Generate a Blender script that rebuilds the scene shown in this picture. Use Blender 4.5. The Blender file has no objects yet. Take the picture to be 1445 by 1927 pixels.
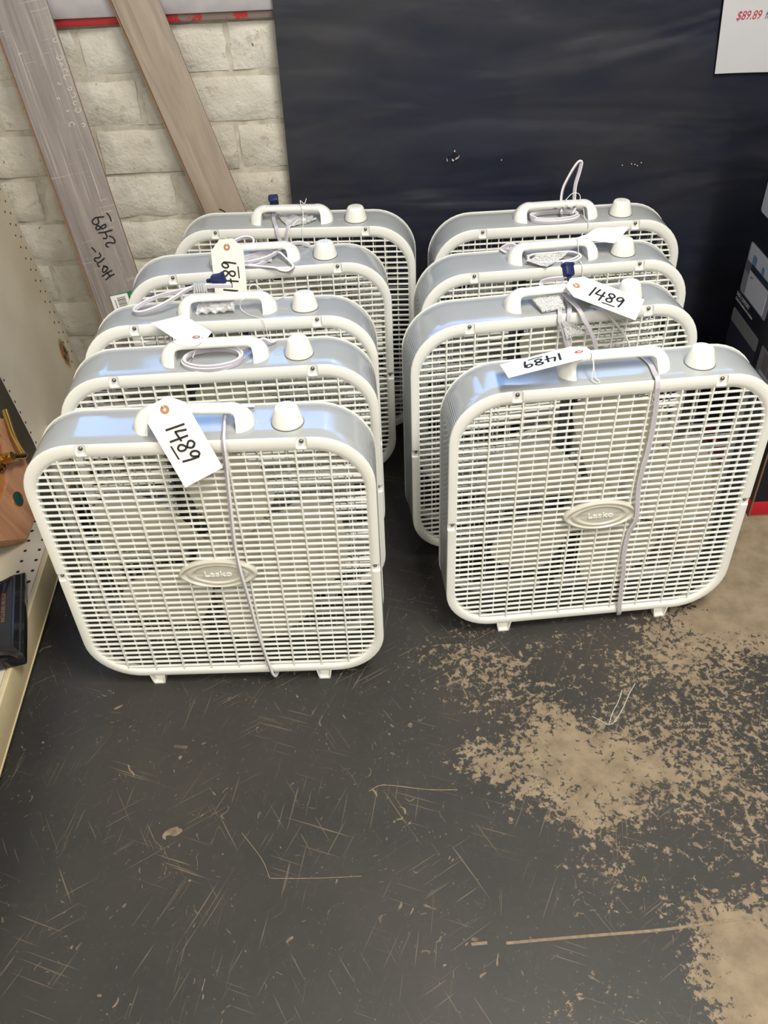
import bpy, bmesh, math, random
from mathutils import Vector, Matrix
random.seed(7)
S = bpy.context.scene
COL = S.collection

# ------------------------------------------------------------------ camera
R_ = Vector((0.998982, -0.029199, -0.034385))
U_ = Vector((0.045109, 0.646624, 0.761474))
F_ = Vector((0.0, 0.76225, -0.647283))
cam_d = bpy.data.cameras.new('camera')
cam = bpy.data.objects.new('camera', cam_d); COL.objects.link(cam)
cam.matrix_world = Matrix(((R_.x, U_.x, -F_.x, 0), (R_.y, U_.y, -F_.y, 0), (R_.z, U_.z, -F_.z, 1.27597), (0, 0, 0, 1)))
cam_d.sensor_fit = 'HORIZONTAL'; cam_d.sensor_width = 36.0
cam_d.lens = 36.0 * 1620.92 / 1445.0
cam_d.clip_start = 0.02
S.camera = cam

# ------------------------------------------------------------------ sky, lamps, exposure
W = bpy.data.worlds.new('sky'); S.world = W; W.use_nodes = True
bg = W.node_tree.nodes['Background']
bg.inputs[0].default_value = (0.20, 0.46, 1.0, 1)
bg.inputs[1].default_value = 6.4
S.view_settings.view_transform = 'Standard'
S.view_settings.look = 'None'
S.view_settings.exposure = 0.0
S.view_settings.gamma = 1.0
S.view_settings.use_curve_mapping = False

def area(name, loc, sx, sy, power, col, rot=(0, 0, 0)):
    d = bpy.data.lights.new(name, 'AREA'); d.shape = 'RECTANGLE'
    d.size = sx; d.size_y = sy; d.energy = power; d.color = col
    o = bpy.data.objects.new(name, d); COL.objects.link(o)
    o.location = loc; o.rotation_euler = rot
    return o
WARM = (1.0, 0.955, 0.86)
area('ceiling_lamp', (0.75, 0.20, 2.84), 0.35, 1.25, 92, WARM)
area('ceiling_lamp', (0.75, -1.75, 2.84), 0.35, 1.25, 84, WARM)
area('ceiling_lamp', (-1.1, -1.55, 2.84), 0.35, 1.25, 42, WARM)

# ------------------------------------------------------------------ materials
MATS = {}
def nt(m): return m.node_tree.nodes, m.node_tree.links
def mat(name, col, rough=0.5, metal=0.0, spec=0.5, coat=0.0, noise=0.0, nscale=30.0, bump=0.0, bscale=60.0, trans=0.0, bdist=0.002):
    m = bpy.data.materials.new(name); m.use_nodes = True
    n, l = nt(m); b = n['Principled BSDF']
    b.inputs['Base Color'].default_value = (*col, 1)
    b.inputs['Roughness'].default_value = rough
    b.inputs['Metallic'].default_value = metal
    b.inputs['Specular IOR Level'].default_value = spec
    b.inputs['Coat Weight'].default_value = coat
    b.inputs['Coat Roughness'].default_value = 0.05
    if trans: b.inputs['Transmission Weight'].default_value = trans
    tc = n.new('ShaderNodeTexCoord')
    if noise:
        t = n.new('ShaderNodeTexNoise'); t.inputs['Scale'].default_value = nscale; t.inputs['Detail'].default_value = 5
        l.new(tc.outputs['Object'], t.inputs['Vector'])
        r = n.new('ShaderNodeValToRGB')
        r.color_ramp.elements[0].position = 0.3; r.color_ramp.elements[1].position = 0.7
        r.color_ramp.elements[0].color = (*[c * (1 - noise) for c in col], 1)
        r.color_ramp.elements[1].color = (*[min(1, c * (1 + noise)) for c in col], 1)
        l.new(t.outputs['Fac'], r.inputs['Fac']); l.new(r.outputs['Color'], b.inputs['Base Color'])
    if bump:
        t2 = n.new('ShaderNodeTexNoise'); t2.inputs['Scale'].default_value = bscale; t2.inputs['Detail'].default_value = 6
        l.new(tc.outputs['Object'], t2.inputs['Vector'])
        bp = n.new('ShaderNodeBump'); bp.inputs['Strength'].default_value = bump; bp.inputs['Distance'].default_value = bdist
        l.new(t2.outputs['Fac'], bp.inputs['Height']); l.new(bp.outputs['Normal'], b.inputs['Normal'])
    MATS[name] = m
    return m

class G:
    """tiny node-graph helper"""
    def __init__(self, m):
        self.n, self.l = nt(m); self.b = self.n['Principled BSDF']
        self.tc = self.n.new('ShaderNodeTexCoord')
    def put(self, sock, v):
        if hasattr(v, 'links'): self.l.new(v, sock)
        else: sock.default_value = v
    def math(self, op, a, b=0.0, c=0.0, clamp=False):
        x = self.n.new('ShaderNodeMath'); x.operation = op; x.use_clamp = clamp
        self.put(x.inputs[0], a); self.put(x.inputs[1], b); self.put(x.inputs[2], c)
        return x.outputs[0]
    def mapping(self, vec, loc=(0, 0, 0), rot=(0, 0, 0), sc=(1, 1, 1)):
        x = self.n.new('ShaderNodeMapping')
        self.l.new(vec, x.inputs[0]); x.inputs[1].default_value = loc; x.inputs[2].default_value = rot; x.inputs[3].default_value = sc
        return x.outputs[0]
    def noise(self, vec, scale, detail=4, rough=0.5, dist=0.0):
        x = self.n.new('ShaderNodeTexNoise'); self.l.new(vec, x.inputs['Vector'])
        x.inputs['Scale'].default_value = scale; x.inputs['Detail'].default_value = detail
        x.inputs['Roughness'].default_value = rough; x.inputs['Distortion'].default_value = dist
        return x
    def ramp(self, v, lo, hi, a=0.0, b=1.0):
        x = self.n.new('ShaderNodeMapRange'); x.interpolation_type = 'SMOOTHSTEP'
        self.put(x.inputs[0], v); x.inputs[1].default_value = lo; x.inputs[2].default_value = hi
        x.inputs[3].default_value = a; x.inputs[4].default_value = b
        return x.outputs[0]
    def mix(self, f, a, b):
        x = self.n.new('ShaderNodeMix'); x.data_type = 'RGBA'
        self.put(x.inputs[0], f)
        self.put(x.inputs[6], a if hasattr(a, 'links') else (*a, 1)); self.put(x.inputs[7], b if hasattr(b, 'links') else (*b, 1))
        return x.outputs[2]
    def dist(self, vec, p):
        x = self.n.new('ShaderNodeVectorMath'); x.operation = 'DISTANCE'
        self.l.new(vec, x.inputs[0]); x.inputs[1].default_value = p
        return x.outputs['Value']
    def bump(self, h, s, d):
        x = self.n.new('ShaderNodeBump'); x.inputs['Strength'].default_value = s; x.inputs['Distance'].default_value = d
        self.put(x.inputs['Height'], h); self.l.new(x.outputs['Normal'], self.b.inputs['Normal'])

WHITE = mat('white_plastic', (0.80, 0.798, 0.75), 0.32, spec=0.5, noise=0.03, nscale=14)
SLATM = mat('grille_plastic', (0.84, 0.838, 0.785), 0.38)
BLADEM = mat('blade_plastic', (0.58, 0.56, 0.47), 0.4)
KNOBM = mat('knob_plastic', (0.80, 0.795, 0.74), 0.45)
BADGEM = mat('badge_plastic', (0.55, 0.53, 0.46), 0.28, spec=0.6)
INNERM = mat('shaded_inner_grey', (0.06, 0.066, 0.065), 0.5)  # housing inside: interior shade painted in as a grey darker than the enamel
DARKM = mat('dark_steel', (0.10, 0.105, 0.11), 0.45, metal=0.4)
SCREWM = mat('screw_steel', (0.20, 0.21, 0.22), 0.3, metal=0.9)
CORDM = mat('cord_vinyl', (0.77, 0.75, 0.77), 0.4)
CORDG = mat('cord_groove', (0.50, 0.47, 0.53), 0.5)
STRINGM = mat('cotton_string', (0.80, 0.79, 0.74), 0.9)
NAVYP = mat('navy_plastic', (0.008, 0.016, 0.085), 0.45)
INK = mat('marker_ink', (0.004, 0.004, 0.006), 0.55)
TAGM = mat('manila_card', (0.86, 0.83, 0.73), 0.75, noise=0.03, nscale=25)
TAGW = mat('white_card', (0.84, 0.84, 0.86), 0.75)
RINGM = mat('kraft_ring', (0.42, 0.20, 0.10), 0.8)
RINGR = mat('red_ring', (0.45, 0.16, 0.13), 0.8)
FOIL = mat('silver_label', (0.62, 0.62, 0.64), 0.35, metal=0.25, bump=0.6, bscale=130, bdist=0.003)

# printed warning paper: rows of small grey text
PAPER = mat('printed_paper', (0.75, 0.75, 0.74), 0.7)
g = G(PAPER)
w_ = g.n.new('ShaderNodeTexWave'); w_.bands_direction = 'Y'; w_.inputs['Scale'].default_value = 110; w_.inputs['Distortion'].default_value = 0.0
g.l.new(g.tc.outputs['Generated'], w_.inputs['Vector']); w_.inputs['Scale'].default_value = 3.6
nz = g.noise(g.mapping(g.tc.outputs['Generated'], sc=(60, 7, 1)), 1.0, 2, 0.6).outputs['Fac']
f_ = g.math('MULTIPLY', g.ramp(w_.outputs['Fac'], 0.35, 0.5), g.ramp(nz, 0.42, 0.5))
g.l.new(g.mix(g.math('MULTIPLY', f_, 0.75), (0.72, 0.72, 0.71), (0.06, 0.06, 0.065)), g.b.inputs['Base Color'])

# grey painted steel with fine pressed ridges on the flanks
GREY = mat('grey_enamel', (0.355, 0.37, 0.375), 0.14, spec=0.8)
g = G(GREY)
sx = g.n.new('ShaderNodeSeparateXYZ'); g.l.new(g.tc.outputs['Object'], sx.inputs[0])
side = g.ramp(g.math('ABSOLUTE', sx.outputs['X']), 0.253, 0.2615)
rid = g.math('SINE', g.math('MULTIPLY', sx.outputs['Z'], 1500.0))
g.bump(g.math('MULTIPLY', rid, side), 0.55, 0.0012)
nn = g.noise(g.tc.outputs['Object'], 9, 3).outputs['Fac']
g.l.new(g.ramp(nn, 0.3, 0.75, 0.10, 0.2), g.b.inputs['Roughness'])

# ------------------------------------------------------------------ mesh helpers
def finish(me, sharp=35.0):
    bm = bmesh.new(); bm.from_mesh(me)
    bmesh.ops.recalc_face_normals(bm, faces=bm.faces)
    a = math.radians(sharp)
    for f in bm.faces: f.smooth = True
    for e in bm.edges:
        if len(e.link_faces) == 2 and e.calc_face_angle(0) > a: e.smooth = False
    bm.to_mesh(me); bm.free()

class MB:
    def __init__(self): self.v = []; self.f = []; self.mi = []
    def add(self, vs, fs, mi=0):
        o = len(self.v); self.v += [tuple(p) for p in vs]
        self.f += [tuple(i + o for i in f) for f in fs]; self.mi += [mi] * len(fs)
        return self
    def box(self, x0, x1, y0, y1, z0, z1, mi=0, M=None, bev=0.0):
        if bev:
            b = min(bev, (x1 - x0) * .49, (y1 - y0) * .49, (z1 - z0) * .49)
            bm = bmesh.new(); bmesh.ops.create_cube(bm, size=1)
            for v in bm.verts:
                v.co = Vector((x0 + (v.co.x + .5) * (x1 - x0), y0 + (v.co.y + .5) * (y1 - y0), z0 + (v.co.z + .5) * (z1 - z0)))
            bmesh.ops.bevel(bm, geom=bm.edges[:] + bm.verts[:], offset=b, segments=2, affect='EDGES', profile=0.5)
            bm.verts.index_update()
            vs = [v.co.copy() for v in bm.verts]; fs = [[v.index for v in f.verts] for f in bm.faces]; bm.free()
        else:
            vs = [Vector(p) for p in ((x0, y0, z0), (x1, y0, z0), (x1, y1, z0), (x0, y1, z0), (x0, y0, z1), (x1, y0, z1), (x1, y1, z1), (x0, y1, z1))]
            fs = [(0, 3, 2, 1), (4, 5, 6, 7), (0, 1, 5, 4), (1, 2, 6, 5), (2, 3, 7, 6), (3, 0, 4, 7)]
        if M: vs = [M @ p for p in vs]
        return self.add(vs, fs, mi)
    def loops(self, ls, closed=True, cap0=False, cap1=False, mi=0):
        n = len(ls[0]); vs = [p for L in ls for p in L]; fs = []
        for i in range(len(ls) - 1):
            for j in range(n if closed else n - 1):
                k = (j + 1) % n
                fs.append((i * n + j, i * n + k, (i + 1) * n + k, (i + 1) * n + j))
        if cap0: fs.append(tuple(range(n))[::-1])
        if cap1: fs.append(tuple(range((len(ls) - 1) * n, len(ls) * n)))
        return self.add(vs, fs, mi)
    def lathe(self, prof, n=24, M=None, rfun=None, cap0=True, cap1=True, mi=0):
        ls = []
        for (r, z) in prof:
            L = []
            for k in range(n):
                a = 2 * math.pi * k / n; rr = r * (rfun(k, z) if rfun else 1)
                p = Vector((rr * math.cos(a), rr * math.sin(a), z)); L.append(M @ p if M else p)
            ls.append(L)
        return self.loops(ls, True, cap0, cap1, mi)
    def build(self, name, mats, parent=None, sharp=35.0):
        me = bpy.data.meshes.new(name); me.from_pydata(self.v, [], self.f)
        if not isinstance(mats, (list, tuple)): mats = [mats]
        for m in mats: me.materials.append(m)
        me.polygons.foreach_set('material_index', self.mi)
        finish(me, sharp)
        return link(name, me, parent)

def link(name, me, parent=None):
    o = bpy.data.objects.new(name, me); COL.objects.link(o)
    if parent: o.parent = parent
    return o
def tag(o, label=None, cat=None, group=None, kind=None):
    if label: o['label'] = label
    if cat: o['category'] = cat
    if group: o['group'] = group
    if kind: o['kind'] = kind
    return o
def empty(name, loc=(0, 0, 0), rot=(0, 0, 0)):
    o = bpy.data.objects.new(name, None); COL.objects.link(o); o.empty_display_size = 0.05
    o.location = loc; o.rotation_euler = rot
    return o

def catmull(pts, sub=6):
    P = [Vector(p) for p in pts]
    P = [P[0] * 2 - P[1]] + P + [P[-1] * 2 - P[-2]]
    out = []
    for i in range(1, len(P) - 2):
        a, b, c, d = P[i - 1:i + 3]
        for s in range(sub):
            t = s / sub
            out.append(0.5 * ((2 * b) + (c - a) * t + (2 * a - 5 * b + 4 * c - d) * t * t + (3 * b - 3 * c + d - a) * t ** 3))
    out.append(P[-2]); return out
def sweep(mb, pts, prof, side=(1, 0, 0), mi=0, mifun=None):
    n = len(pts); sd = Vector(side); ls = []
    for i, p in enumerate(pts):
        t = (pts[min(i + 1, n - 1)] - pts[max(i - 1, 0)])
        if t.length < 1e-9: t = Vector((0, 0, 1))
        t.normalize()
        sd = sd - t * sd.dot(t)
        if sd.length < 1e-5: sd = t.orthogonal()
        sd.normalize(); up = t.cross(sd)
        ls.append([p + sd * a + up * b for a, b in prof])
    if mifun is None: mb.loops(ls, True, True, True, mi)
    else:
        m = len(prof); vs = [p for L in ls for p in L]
        for mm in set(mifun):
            fs = []
            for i in range(n - 1):
                for j in range(m):
                    if mifun[j] == mm: fs.append((i * m + j, i * m + (j + 1) % m, (i + 1) * m + (j + 1) % m, (i + 1) * m + j))
            mb.add(vs, fs, mm)
        mb.add(ls[0], [tuple(range(m))], 0); mb.add(ls[-1], [tuple(range(m))], 0)
# twin-wire cord: two rounds side by side with a dark groove
CP = []
for s in (1, -1):
    for k in range(7):
        a = math.radians(-60 - 0 + (k / 6) * 120 if s == 1 else 120 + (k / 6) * 120)
        CP.append((s * 0.0017 + 0.0023 * math.cos(a), 0.0023 * math.sin(a)))
CPM = [0] * 14; CPM[6] = 1; CPM[13] = 1
def cord(mb, pts, side=(1, 0, 0), sub=6):
    sweep(mb, catmull(pts, sub), CP, side, 0, CPM)
def tube(mb, pts, r, n=6, sub=5, mi=0):
    prof = [(r * math.cos(2 * math.pi * k / n), r * math.sin(2 * math.pi * k / n)) for k in range(n)]
    sweep(mb, catmull(pts, sub) if sub else [Vector(p) for p in pts], prof, (0.3, 0.5, 0.81), mi)
def ellipse_coil(cx, cy, z, a, b, turns, n=18, dz=0.0022, dr=0.0016, tilt=0.0, start=0.0):
    out = []
    N = int(turns * n)
    for i in range(N + 1):
        t = start + 2 * math.pi * i / n; k = i / n
        aa = a + dr * math.sin(2.1 * k + 1) * 1.6; bb = b + dr * math.cos(1.7 * k)
        out.append((cx + aa * math.cos(t), cy + bb * math.sin(t), z + dz * k + tilt * math.sin(t)))
    return out
def text_geo(body, size, extrude=0.0, sx=1.0, shear=0.0, align='CENTER', offset=0.0):
    cu = bpy.data.curves.new('t', 'FONT'); cu.body = body; cu.size = size; cu.extrude = extrude
    cu.align_x = align; cu.align_y = 'CENTER'; cu.shear = shear; cu.resolution_u = 3; cu.offset = offset
    o = bpy.data.objects.new('t', cu); COL.objects.link(o)
    dg = bpy.context.evaluated_depsgraph_get()
    me = bpy.data.meshes.new_from_object(o.evaluated_get(dg))
    vs = [Vector((v.co.x * sx, v.co.y, v.co.z)) for v in me.vertices]; fs = [tuple(p.vertices) for p in me.polygons]
    bpy.data.objects.remove(o); bpy.data.curves.remove(cu); bpy.data.meshes.remove(me)
    return vs, fs
# hand-lettered digits: strokes in a 1-high cell
GLYPH = {
 '1': (0.35, [[(0.28, 1.0), (0.10, 0.0)]]),
 '4': (0.75, [[(0.22, 0.95), (0.05, 0.45), (0.10, 0.38), (0.68, 0.42)], [(0.60, 0.85), (0.45, -0.12)]]),
 '8': (0.65, [[(0.56, 0.86), (0.40, 1.0), (0.18, 0.92), (0.14, 0.74), (0.36, 0.55), (0.50, 0.34), (0.44, 0.10), (0.22, 0.04), (0.08, 0.20), (0.16, 0.38), (0.40, 0.52), (0.58, 0.74), (0.54, 0.90)]]),
 '9': (0.62, [[(0.56, 0.80), (0.40, 0.96), (0.18, 0.88), (0.08, 0.66), (0.18, 0.50), (0.38, 0.56), (0.55, 0.84), (0.50, 0.40), (0.38, -0.06)]]),
}
def ribbon(mb, pts, w, mi=0, sub=4, th=0.00025):
    """flat pen stroke in the local xy plane, pts are (x,y,z)"""
    P = catmull(pts, sub) if len(pts) > 2 else [Vector(p) for p in pts]
    prof = [(-w / 2, -th), (w / 2, -th), (w / 2, th), (-w / 2, th)]
    n = len(P); ls = []
    for i, p in enumerate(P):
        t = P[min(i + 1, n - 1)] - P[max(i - 1, 0)]; t.z = 0; t.normalize()
        s = Vector((-t.y, t.x, 0)); e = t * (w * .45 if i == n - 1 else (-w * .45 if i == 0 else 0))
        ls.append([p + e + s * a + Vector((0, 0, b)) for a, b in prof])
    mb.loops(ls, True, True, True, mi)

def rrect(hw, z0, z1, R, y, n=10):
    out = []
    for cx, cz, a0 in ((hw - R, z0 + R, -90), (hw - R, z1 - R, 0), (-hw + R, z1 - R, 90), (-hw + R, z0 + R, 180)):
        for k in range(n + 1):
            a = math.radians(a0 + 90 * k / n)
            out.append(Vector((cx + R * math.cos(a), y, cz + R * math.sin(a))))
    return out
def lerp_loop(A, B, t, y): return [Vector((a.x + (b.x - a.x) * t, y, a.z + (b.z - a.z) * t)) for a, b in zip(A, B)]
def rr_half(hw, z0, z1, R, z):
    """half width of a rounded rectangle at height z"""
    if z < z0 + R: d = z0 + R - z
    elif z > z1 - R: d = z - (z1 - R)
    else: return hw
    return hw - R + math.sqrt(max(R * R - d * d, 0))
#--STRUCTURE--
from mathutils import noise as mnoise
# ------------------------------------------------------------------ floor: black paint worn through to tan concrete
FLOORM = mat('worn_painted_concrete', (0.05, 0.05, 0.05), 0.5)
g = G(FLOORM); P = g.tc.outputs['Object']
wob = g.noise(P, 7, 3, 0.6)
vm = g.n.new('ShaderNodeVectorMath'); vm.operation = 'MULTIPLY_ADD'
g.l.new(wob.outputs['Color'], vm.inputs[0]); vm.inputs[1].default_value = (0.26, 0.26, 0); g.l.new(P, vm.inputs[2])
vm2 = g.n.new('ShaderNodeVectorMath'); vm2.operation = 'SUBTRACT'; g.l.new(vm.outputs[0], vm2.inputs[0]); vm2.inputs[1].default_value = (0.13, 0.13, 0)
PW = vm2.outputs[0]
blob = None
for (x, y, r, s) in [(0.27, 0.84, 0.16, .215), (0.40, 0.80, 0.17, .20), (0.17, 0.80, 0.10, .13), (0.14, 1.05, 0.13, .14), (0.74, 1.24, 0.24, .36), (0.90, 1.42, 0.42, .50),
                     (0.42, 0.54, 0.10, .23), (0.50, 0.43, 0.14, .30), (0.62, 0.40, 0.22, .30), (0.30, 0.66, 0.11, .13), (0.56, 1.04, 0.16, .17), (0.60, 0.80, 0.16, .15),
                     (0.34, 1.02, 0.24, .10), (0.55, 0.62, 0.16, .11), (-0.19, 1.02, 0.06, .10), (0.25, 0.45, 0.10, .11), (0.62, 0.95, .3, .07), (0.10, 0.95, 0.22, 0.07)]:
    v = g.ramp(g.dist(PW, (x, y, 0)), 0.0, r * 1.25, s, 0.0)
    blob = v if blob is None else g.math('ADD', blob, v)
fine = g.noise(P, 78, 9, 0.74, 0.3).outputs['Fac']
med = g.noise(P, 17, 5, 0.6).outputs['Fac']
fld = g.math('ADD', g.math('ADD', g.math('MULTIPLY', fine, 1.15), g.math('MULTIPLY', med, 0.35)), blob)
worn = g.ramp(fld, 0.945, 0.985)
# scratches: long thin streaks in several directions
scr = None
for ang, sc, th, mo in ((0.35, 1.0, .675, .3), (-0.55, 1.3, .675, 1.7), (1.05, 1.1, .68, 3.1), (1.75, 1.2, .675, 4.4), (-1.1, .9, .68, 7.7)):
    m_ = g.mapping(g.mapping(P, (mo, mo * 2, 0), (0, 0, ang)), sc=(6.5 * sc, 300 * sc, 1))
    s_ = g.ramp(g.noise(m_, 1.0, 1, 0.5).outputs['Fac'], th, th + 0.035)
    gate = g.ramp(g.noise(g.mapping(P, (mo * 3, 1, 0)), 5.5, 2).outputs['Fac'], 0.48, 0.62)
    s_ = g.math('MULTIPLY', s_, gate)
    scr = s_ if scr is None else g.math('MAXIMUM', scr, s_)
# paint chips
vo = g.n.new('ShaderNodeTexVoronoi'); vo.inputs['Scale'].default_value = 75; vo.inputs['Randomness'].default_value = 1
g.l.new(g.mapping(PW, rot=(0, 0, .6), sc=(1, .55, 1)), vo.inputs['Vector'])
sep = g.n.new('ShaderNodeSeparateColor'); g.l.new(vo.outputs['Color'], sep.inputs[0])
thr = g.ramp(sep.outputs[0], 0.74, 1.0, 0.0, 0.24)
chip = g.math('LESS_THAN', vo.outputs['Distance'], thr)
chip = g.math('MULTIPLY', chip, g.ramp(med, 0.40, 0.55, 0.25, 0.85))
vo2 = g.n.new('ShaderNodeTexVoronoi'); vo2.inputs['Scale'].default_value = 190
g.l.new(g.mapping(PW, rot=(0, 0, -.4), sc=(1, .7, 1)), vo2.inputs['Vector'])
sep2 = g.n.new('ShaderNodeSeparateColor'); g.l.new(vo2.outputs['Color'], sep2.inputs[0])
chip2 = g.math('LESS_THAN', vo2.outputs['Distance'], g.ramp(sep2.outputs[1], 0.70, 1.0, 0.0, 0.26))
chip = g.math('MAXIMUM', chip, g.math('MULTIPLY', chip2, 0.45))
mask = g.math('MAXIMUM', worn, g.math('MAXIMUM', g.math('MULTIPLY', scr, 0.45), chip), clamp=True)
low = g.noise(P, 3.0, 4, 0.6).outputs['Fac']
paint = g.mix(g.ramp(low, 0.3, 0.7), (0.026, 0.0255, 0.025), (0.040, 0.036, 0.032))
paint = g.mix(g.math('MULTIPLY', g.ramp(fine, 0.5, 0.8), 0.35), paint, (0.085, 0.074, 0.060))
tan = g.mix(g.ramp(g.noise(P, 24, 6, .65).outputs['Fac'], 0.3, 0.7), (0.165, 0.125, 0.082), (0.25, 0.195, 0.132))
g.l.new(g.mix(mask, paint, tan), g.b.inputs['Base Color'])
g.l.new(g.ramp(mask, 0, 1, 0.50, 0.75), g.b.inputs['Roughness'])
g.b.inputs['Specular IOR Level'].default_value = 0.45
g.bump(g.math('ADD', g.math('MULTIPLY', mask, -0.6), g.math('MULTIPLY', fine, 0.5)), 0.25, 0.0012)

mb = MB(); mb.box(-2.2, 2.6, -3.2, 2.12, -0.06, 0)
floor = tag(mb.build('floor', FLOORM), kind='structure')

# chalk arrow and long gouge on the floor
CHALK = mat('chalk_line', (0.40, 0.385, 0.365), 0.95, noise=0.25, nscale=500)
mb = MB()
ribbon(mb, [(0.4448, 0.985, .0004), (0.428, 0.962, .0004), (0.407, 0.928, .0004), (0.384, 0.900, .0004)], 0.0014)
ribbon(mb, [(0.418, 0.972, .0004), (0.404, 0.945, .0004), (0.390, 0.925, .0004), (0.377, 0.8985, .0004)], 0.0013)
ribbon(mb, [(0.352, 0.918, .0004), (0.366, 0.907, .0004), (0.3771, 0.899, .0004), (0.392, 0.906, .0004)], 0.0011)
mb.build('chalk_mark', CHALK, floor)
GOUGE = mat('bare_concrete_gouge', (0.20, 0.155, 0.105), 0.9, noise=0.25, nscale=120)
mb = MB()
ribbon(mb, [(0.149, 0.5362, .0003), (0.21, 0.539, .0003), (0.29, 0.542, .0003), (0.3726, 0.5451, .0003), (0.45, 0.552, .0003), (0.56, 0.562, .0003)], 0.0042)
ribbon(mb, [(0.099, 0.537, .0003), (0.118, 0.538, .0003)], 0.0045)
ribbon(mb, [(-0.045, 0.79, .0003), (-0.02, 0.80, .0003), (0.05, 0.788, .0003), (0.10, 0.785, .0003)], 0.0014)
ribbon(mb, [(-0.20, 0.648, .0003), (-0.13, 0.645, .0003), (-0.06, 0.645, .0003)], 0.0010)
ribbon(mb, [(-0.20, 0.648, .0003), (-0.215, 0.68, .0003), (-0.25, 0.725, .0003)], 0.0010)
mb.build('floor_gouge', GOUGE, floor)

# ------------------------------------------------------------------ back wall: painted brick below a sill, window above
BRICKM = mat('white_painted_brick', (0.55, 0.52, 0.44), 0.7)
g = G(BRICKM); P = g.tc.outputs['Object']
n1 = g.noise(P, 34, 8, 0.7).outputs['Fac']; n2 = g.noise(P, 6, 4, 0.6).outputs['Fac']; n3 = g.noise(P, 95, 4, 0.6).outputs['Fac']
c = g.mix(g.ramp(n2, 0.35, 0.7), (0.56, 0.525, 0.445), (0.70, 0.67, 0.60))
c = g.mix(g.math('MULTIPLY', g.ramp(n1, 0.56, 0.70), 0.50), c, (0.30, 0.24, 0.16))
pit = g.ramp(n3, 0.68, 0.72)
c = g.mix(g.math('MULTIPLY', pit, 0.8), c, (0.10, 0.08, 0.055))
g.l.new(c, g.b.inputs['Base Color'])
g.bump(g.math('ADD', g.math('ADD', g.math('MULTIPLY', n1, 1.0), g.math('MULTIPLY', g.noise(P, 13, 5, .6).outputs['Fac'], 1.0)), g.math('MULTIPLY', pit, -0.5)), 0.75, 0.008)
MORTM = mat('white_painted_mortar', (0.50, 0.465, 0.39), 0.85, noise=0.2, nscale=40, bump=0.6, bscale=60)
PLAST = mat('grey_white_plaster', (0.36, 0.35, 0.33), 0.8, noise=0.05, nscale=4)

WX0, WX1, WZ0, WZ1 = -1.05, 1.25, 0.962, 1.40
mb = MB()
mb.box(-2.2, 2.6, 2.0575, 2.12, 0, 0.906, mi=1)
mb.box(-2.2, 2.6, 2.045, 2.12, 0.906, WZ0 - .001)
mb.box(-2.2, WX0, 2.045, 2.12, WZ0, WZ1); mb.box(WX1, 2.6, 2.045, 2.12, WZ0, WZ1)
mb.box(-2.2, 2.6, 2.045, 2.12, WZ1, 2.9)
wall = tag(mb.build('wall_back', [PLAST, MORTM]), kind='structure')
JZ = [0.905 - 0.1032 * k for k in range(9)] + [-0.02]
OFF = [-0.607, -0.497, -0.614, -0.455, -0.640, -0.480, -0.600, -0.455, -0.62]
for r in range(9):
    z1, z0 = JZ[r], max(JZ[r + 1], 0.0)
    for k in range(-4, 4):
        xa = OFF[r] + 0.32 * k; xb = xa + 0.32
        if xb < -1.75 or xa > 0.75: continue
        j = lambda s: s * random.uniform(0.7, 1.35)
        x0, x1 = xa + j(.006), xb - j(.006); zz0, zz1 = z0 + j(.005), z1 - j(.006)
        if zz1 - zz0 < 0.02: continue
        nx, nz = 10, 5; vs = []; fs = []; sd = random.random() * 50
        for b in range(nz + 1):
            for a in range(nx + 1):
                u, v = a / nx, b / nz; x = x0 + (x1 - x0) * u; z = zz0 + (zz1 - zz0) * v
                e = min(u * (x1 - x0), (1 - u) * (x1 - x0), v * (zz1 - zz0), (1 - v) * (zz1 - zz0))
                y = 2.050 + 0.0065 * mnoise.noise(Vector((x * 16 + sd, z * 22, sd))) + (0.0055 if e < 1e-6 else 0)
                edge = 0.0035
                if e < 1e-6:
                    x += edge * mnoise.noise(Vector((z * 60, sd, x * 40))); z += edge * mnoise.noise(Vector((x * 60, sd + 9, z * 40)))
                vs.append((x, y, z))
        n_ = (nx + 1)
        for b in range(nz):
            for a in range(nx): fs.append((b * n_ + a, b * n_ + a + 1, (b + 1) * n_ + a + 1, (b + 1) * n_ + a))
        ring = [a for a in range(n_)] + [b * n_ + nx for b in range(1, nz + 1)] + [nz * n_ + a for a in range(nx - 1, -1, -1)] + [b * n_ for b in range(nz - 1, 0, -1)]
        o_ = len(vs); vs += [(vs[i][0], 2.064, vs[i][2]) for i in ring]
        for i in range(len(ring)):
            k2 = (i + 1) % len(ring); fs.append((ring[k2], ring[i], o_ + i, o_ + k2))
        b_ = MB(); b_.add(vs, fs); b_.build('brick', BRICKM, wall, 50)
SILLM = mat('lavender_grey_paint', (0.40, 0.38, 0.40), 0.55, noise=0.12, nscale=25, bump=0.2, bscale=40)
REDM = mat('red_paint_drips', (0.40, 0.02, 0.02), 0.5)
g = G(REDM); P = g.tc.outputs['Object']
sx = g.n.new('ShaderNodeSeparateXYZ'); g.l.new(P, sx.inputs[0])
fade = g.math('ADD', g.noise(P, 30, 5, .7).outputs['Fac'], g.ramp(sx.outputs['X'], -0.50, -0.30, 0.30, -0.02))
g.l.new(g.mix(g.ramp(fade, 0.50, 0.60), (0.20, 0.16, 0.14), (0.40, 0.02, 0.025)), g.b.inputs['Base Color'])
mb = MB(); mb.box(-2.2, 2.6, 2.030, 2.06, 0.922, 0.962, bev=0.004)
tag(mb.build('trim_1', SILLM), kind='structure')
mb = MB(); mb.box(-2.2, 0.6, 2.038, 2.06, 0.9065, 0.9235, bev=0.003)
tag(mb.build('trim_2', REDM), kind='structure')
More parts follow.
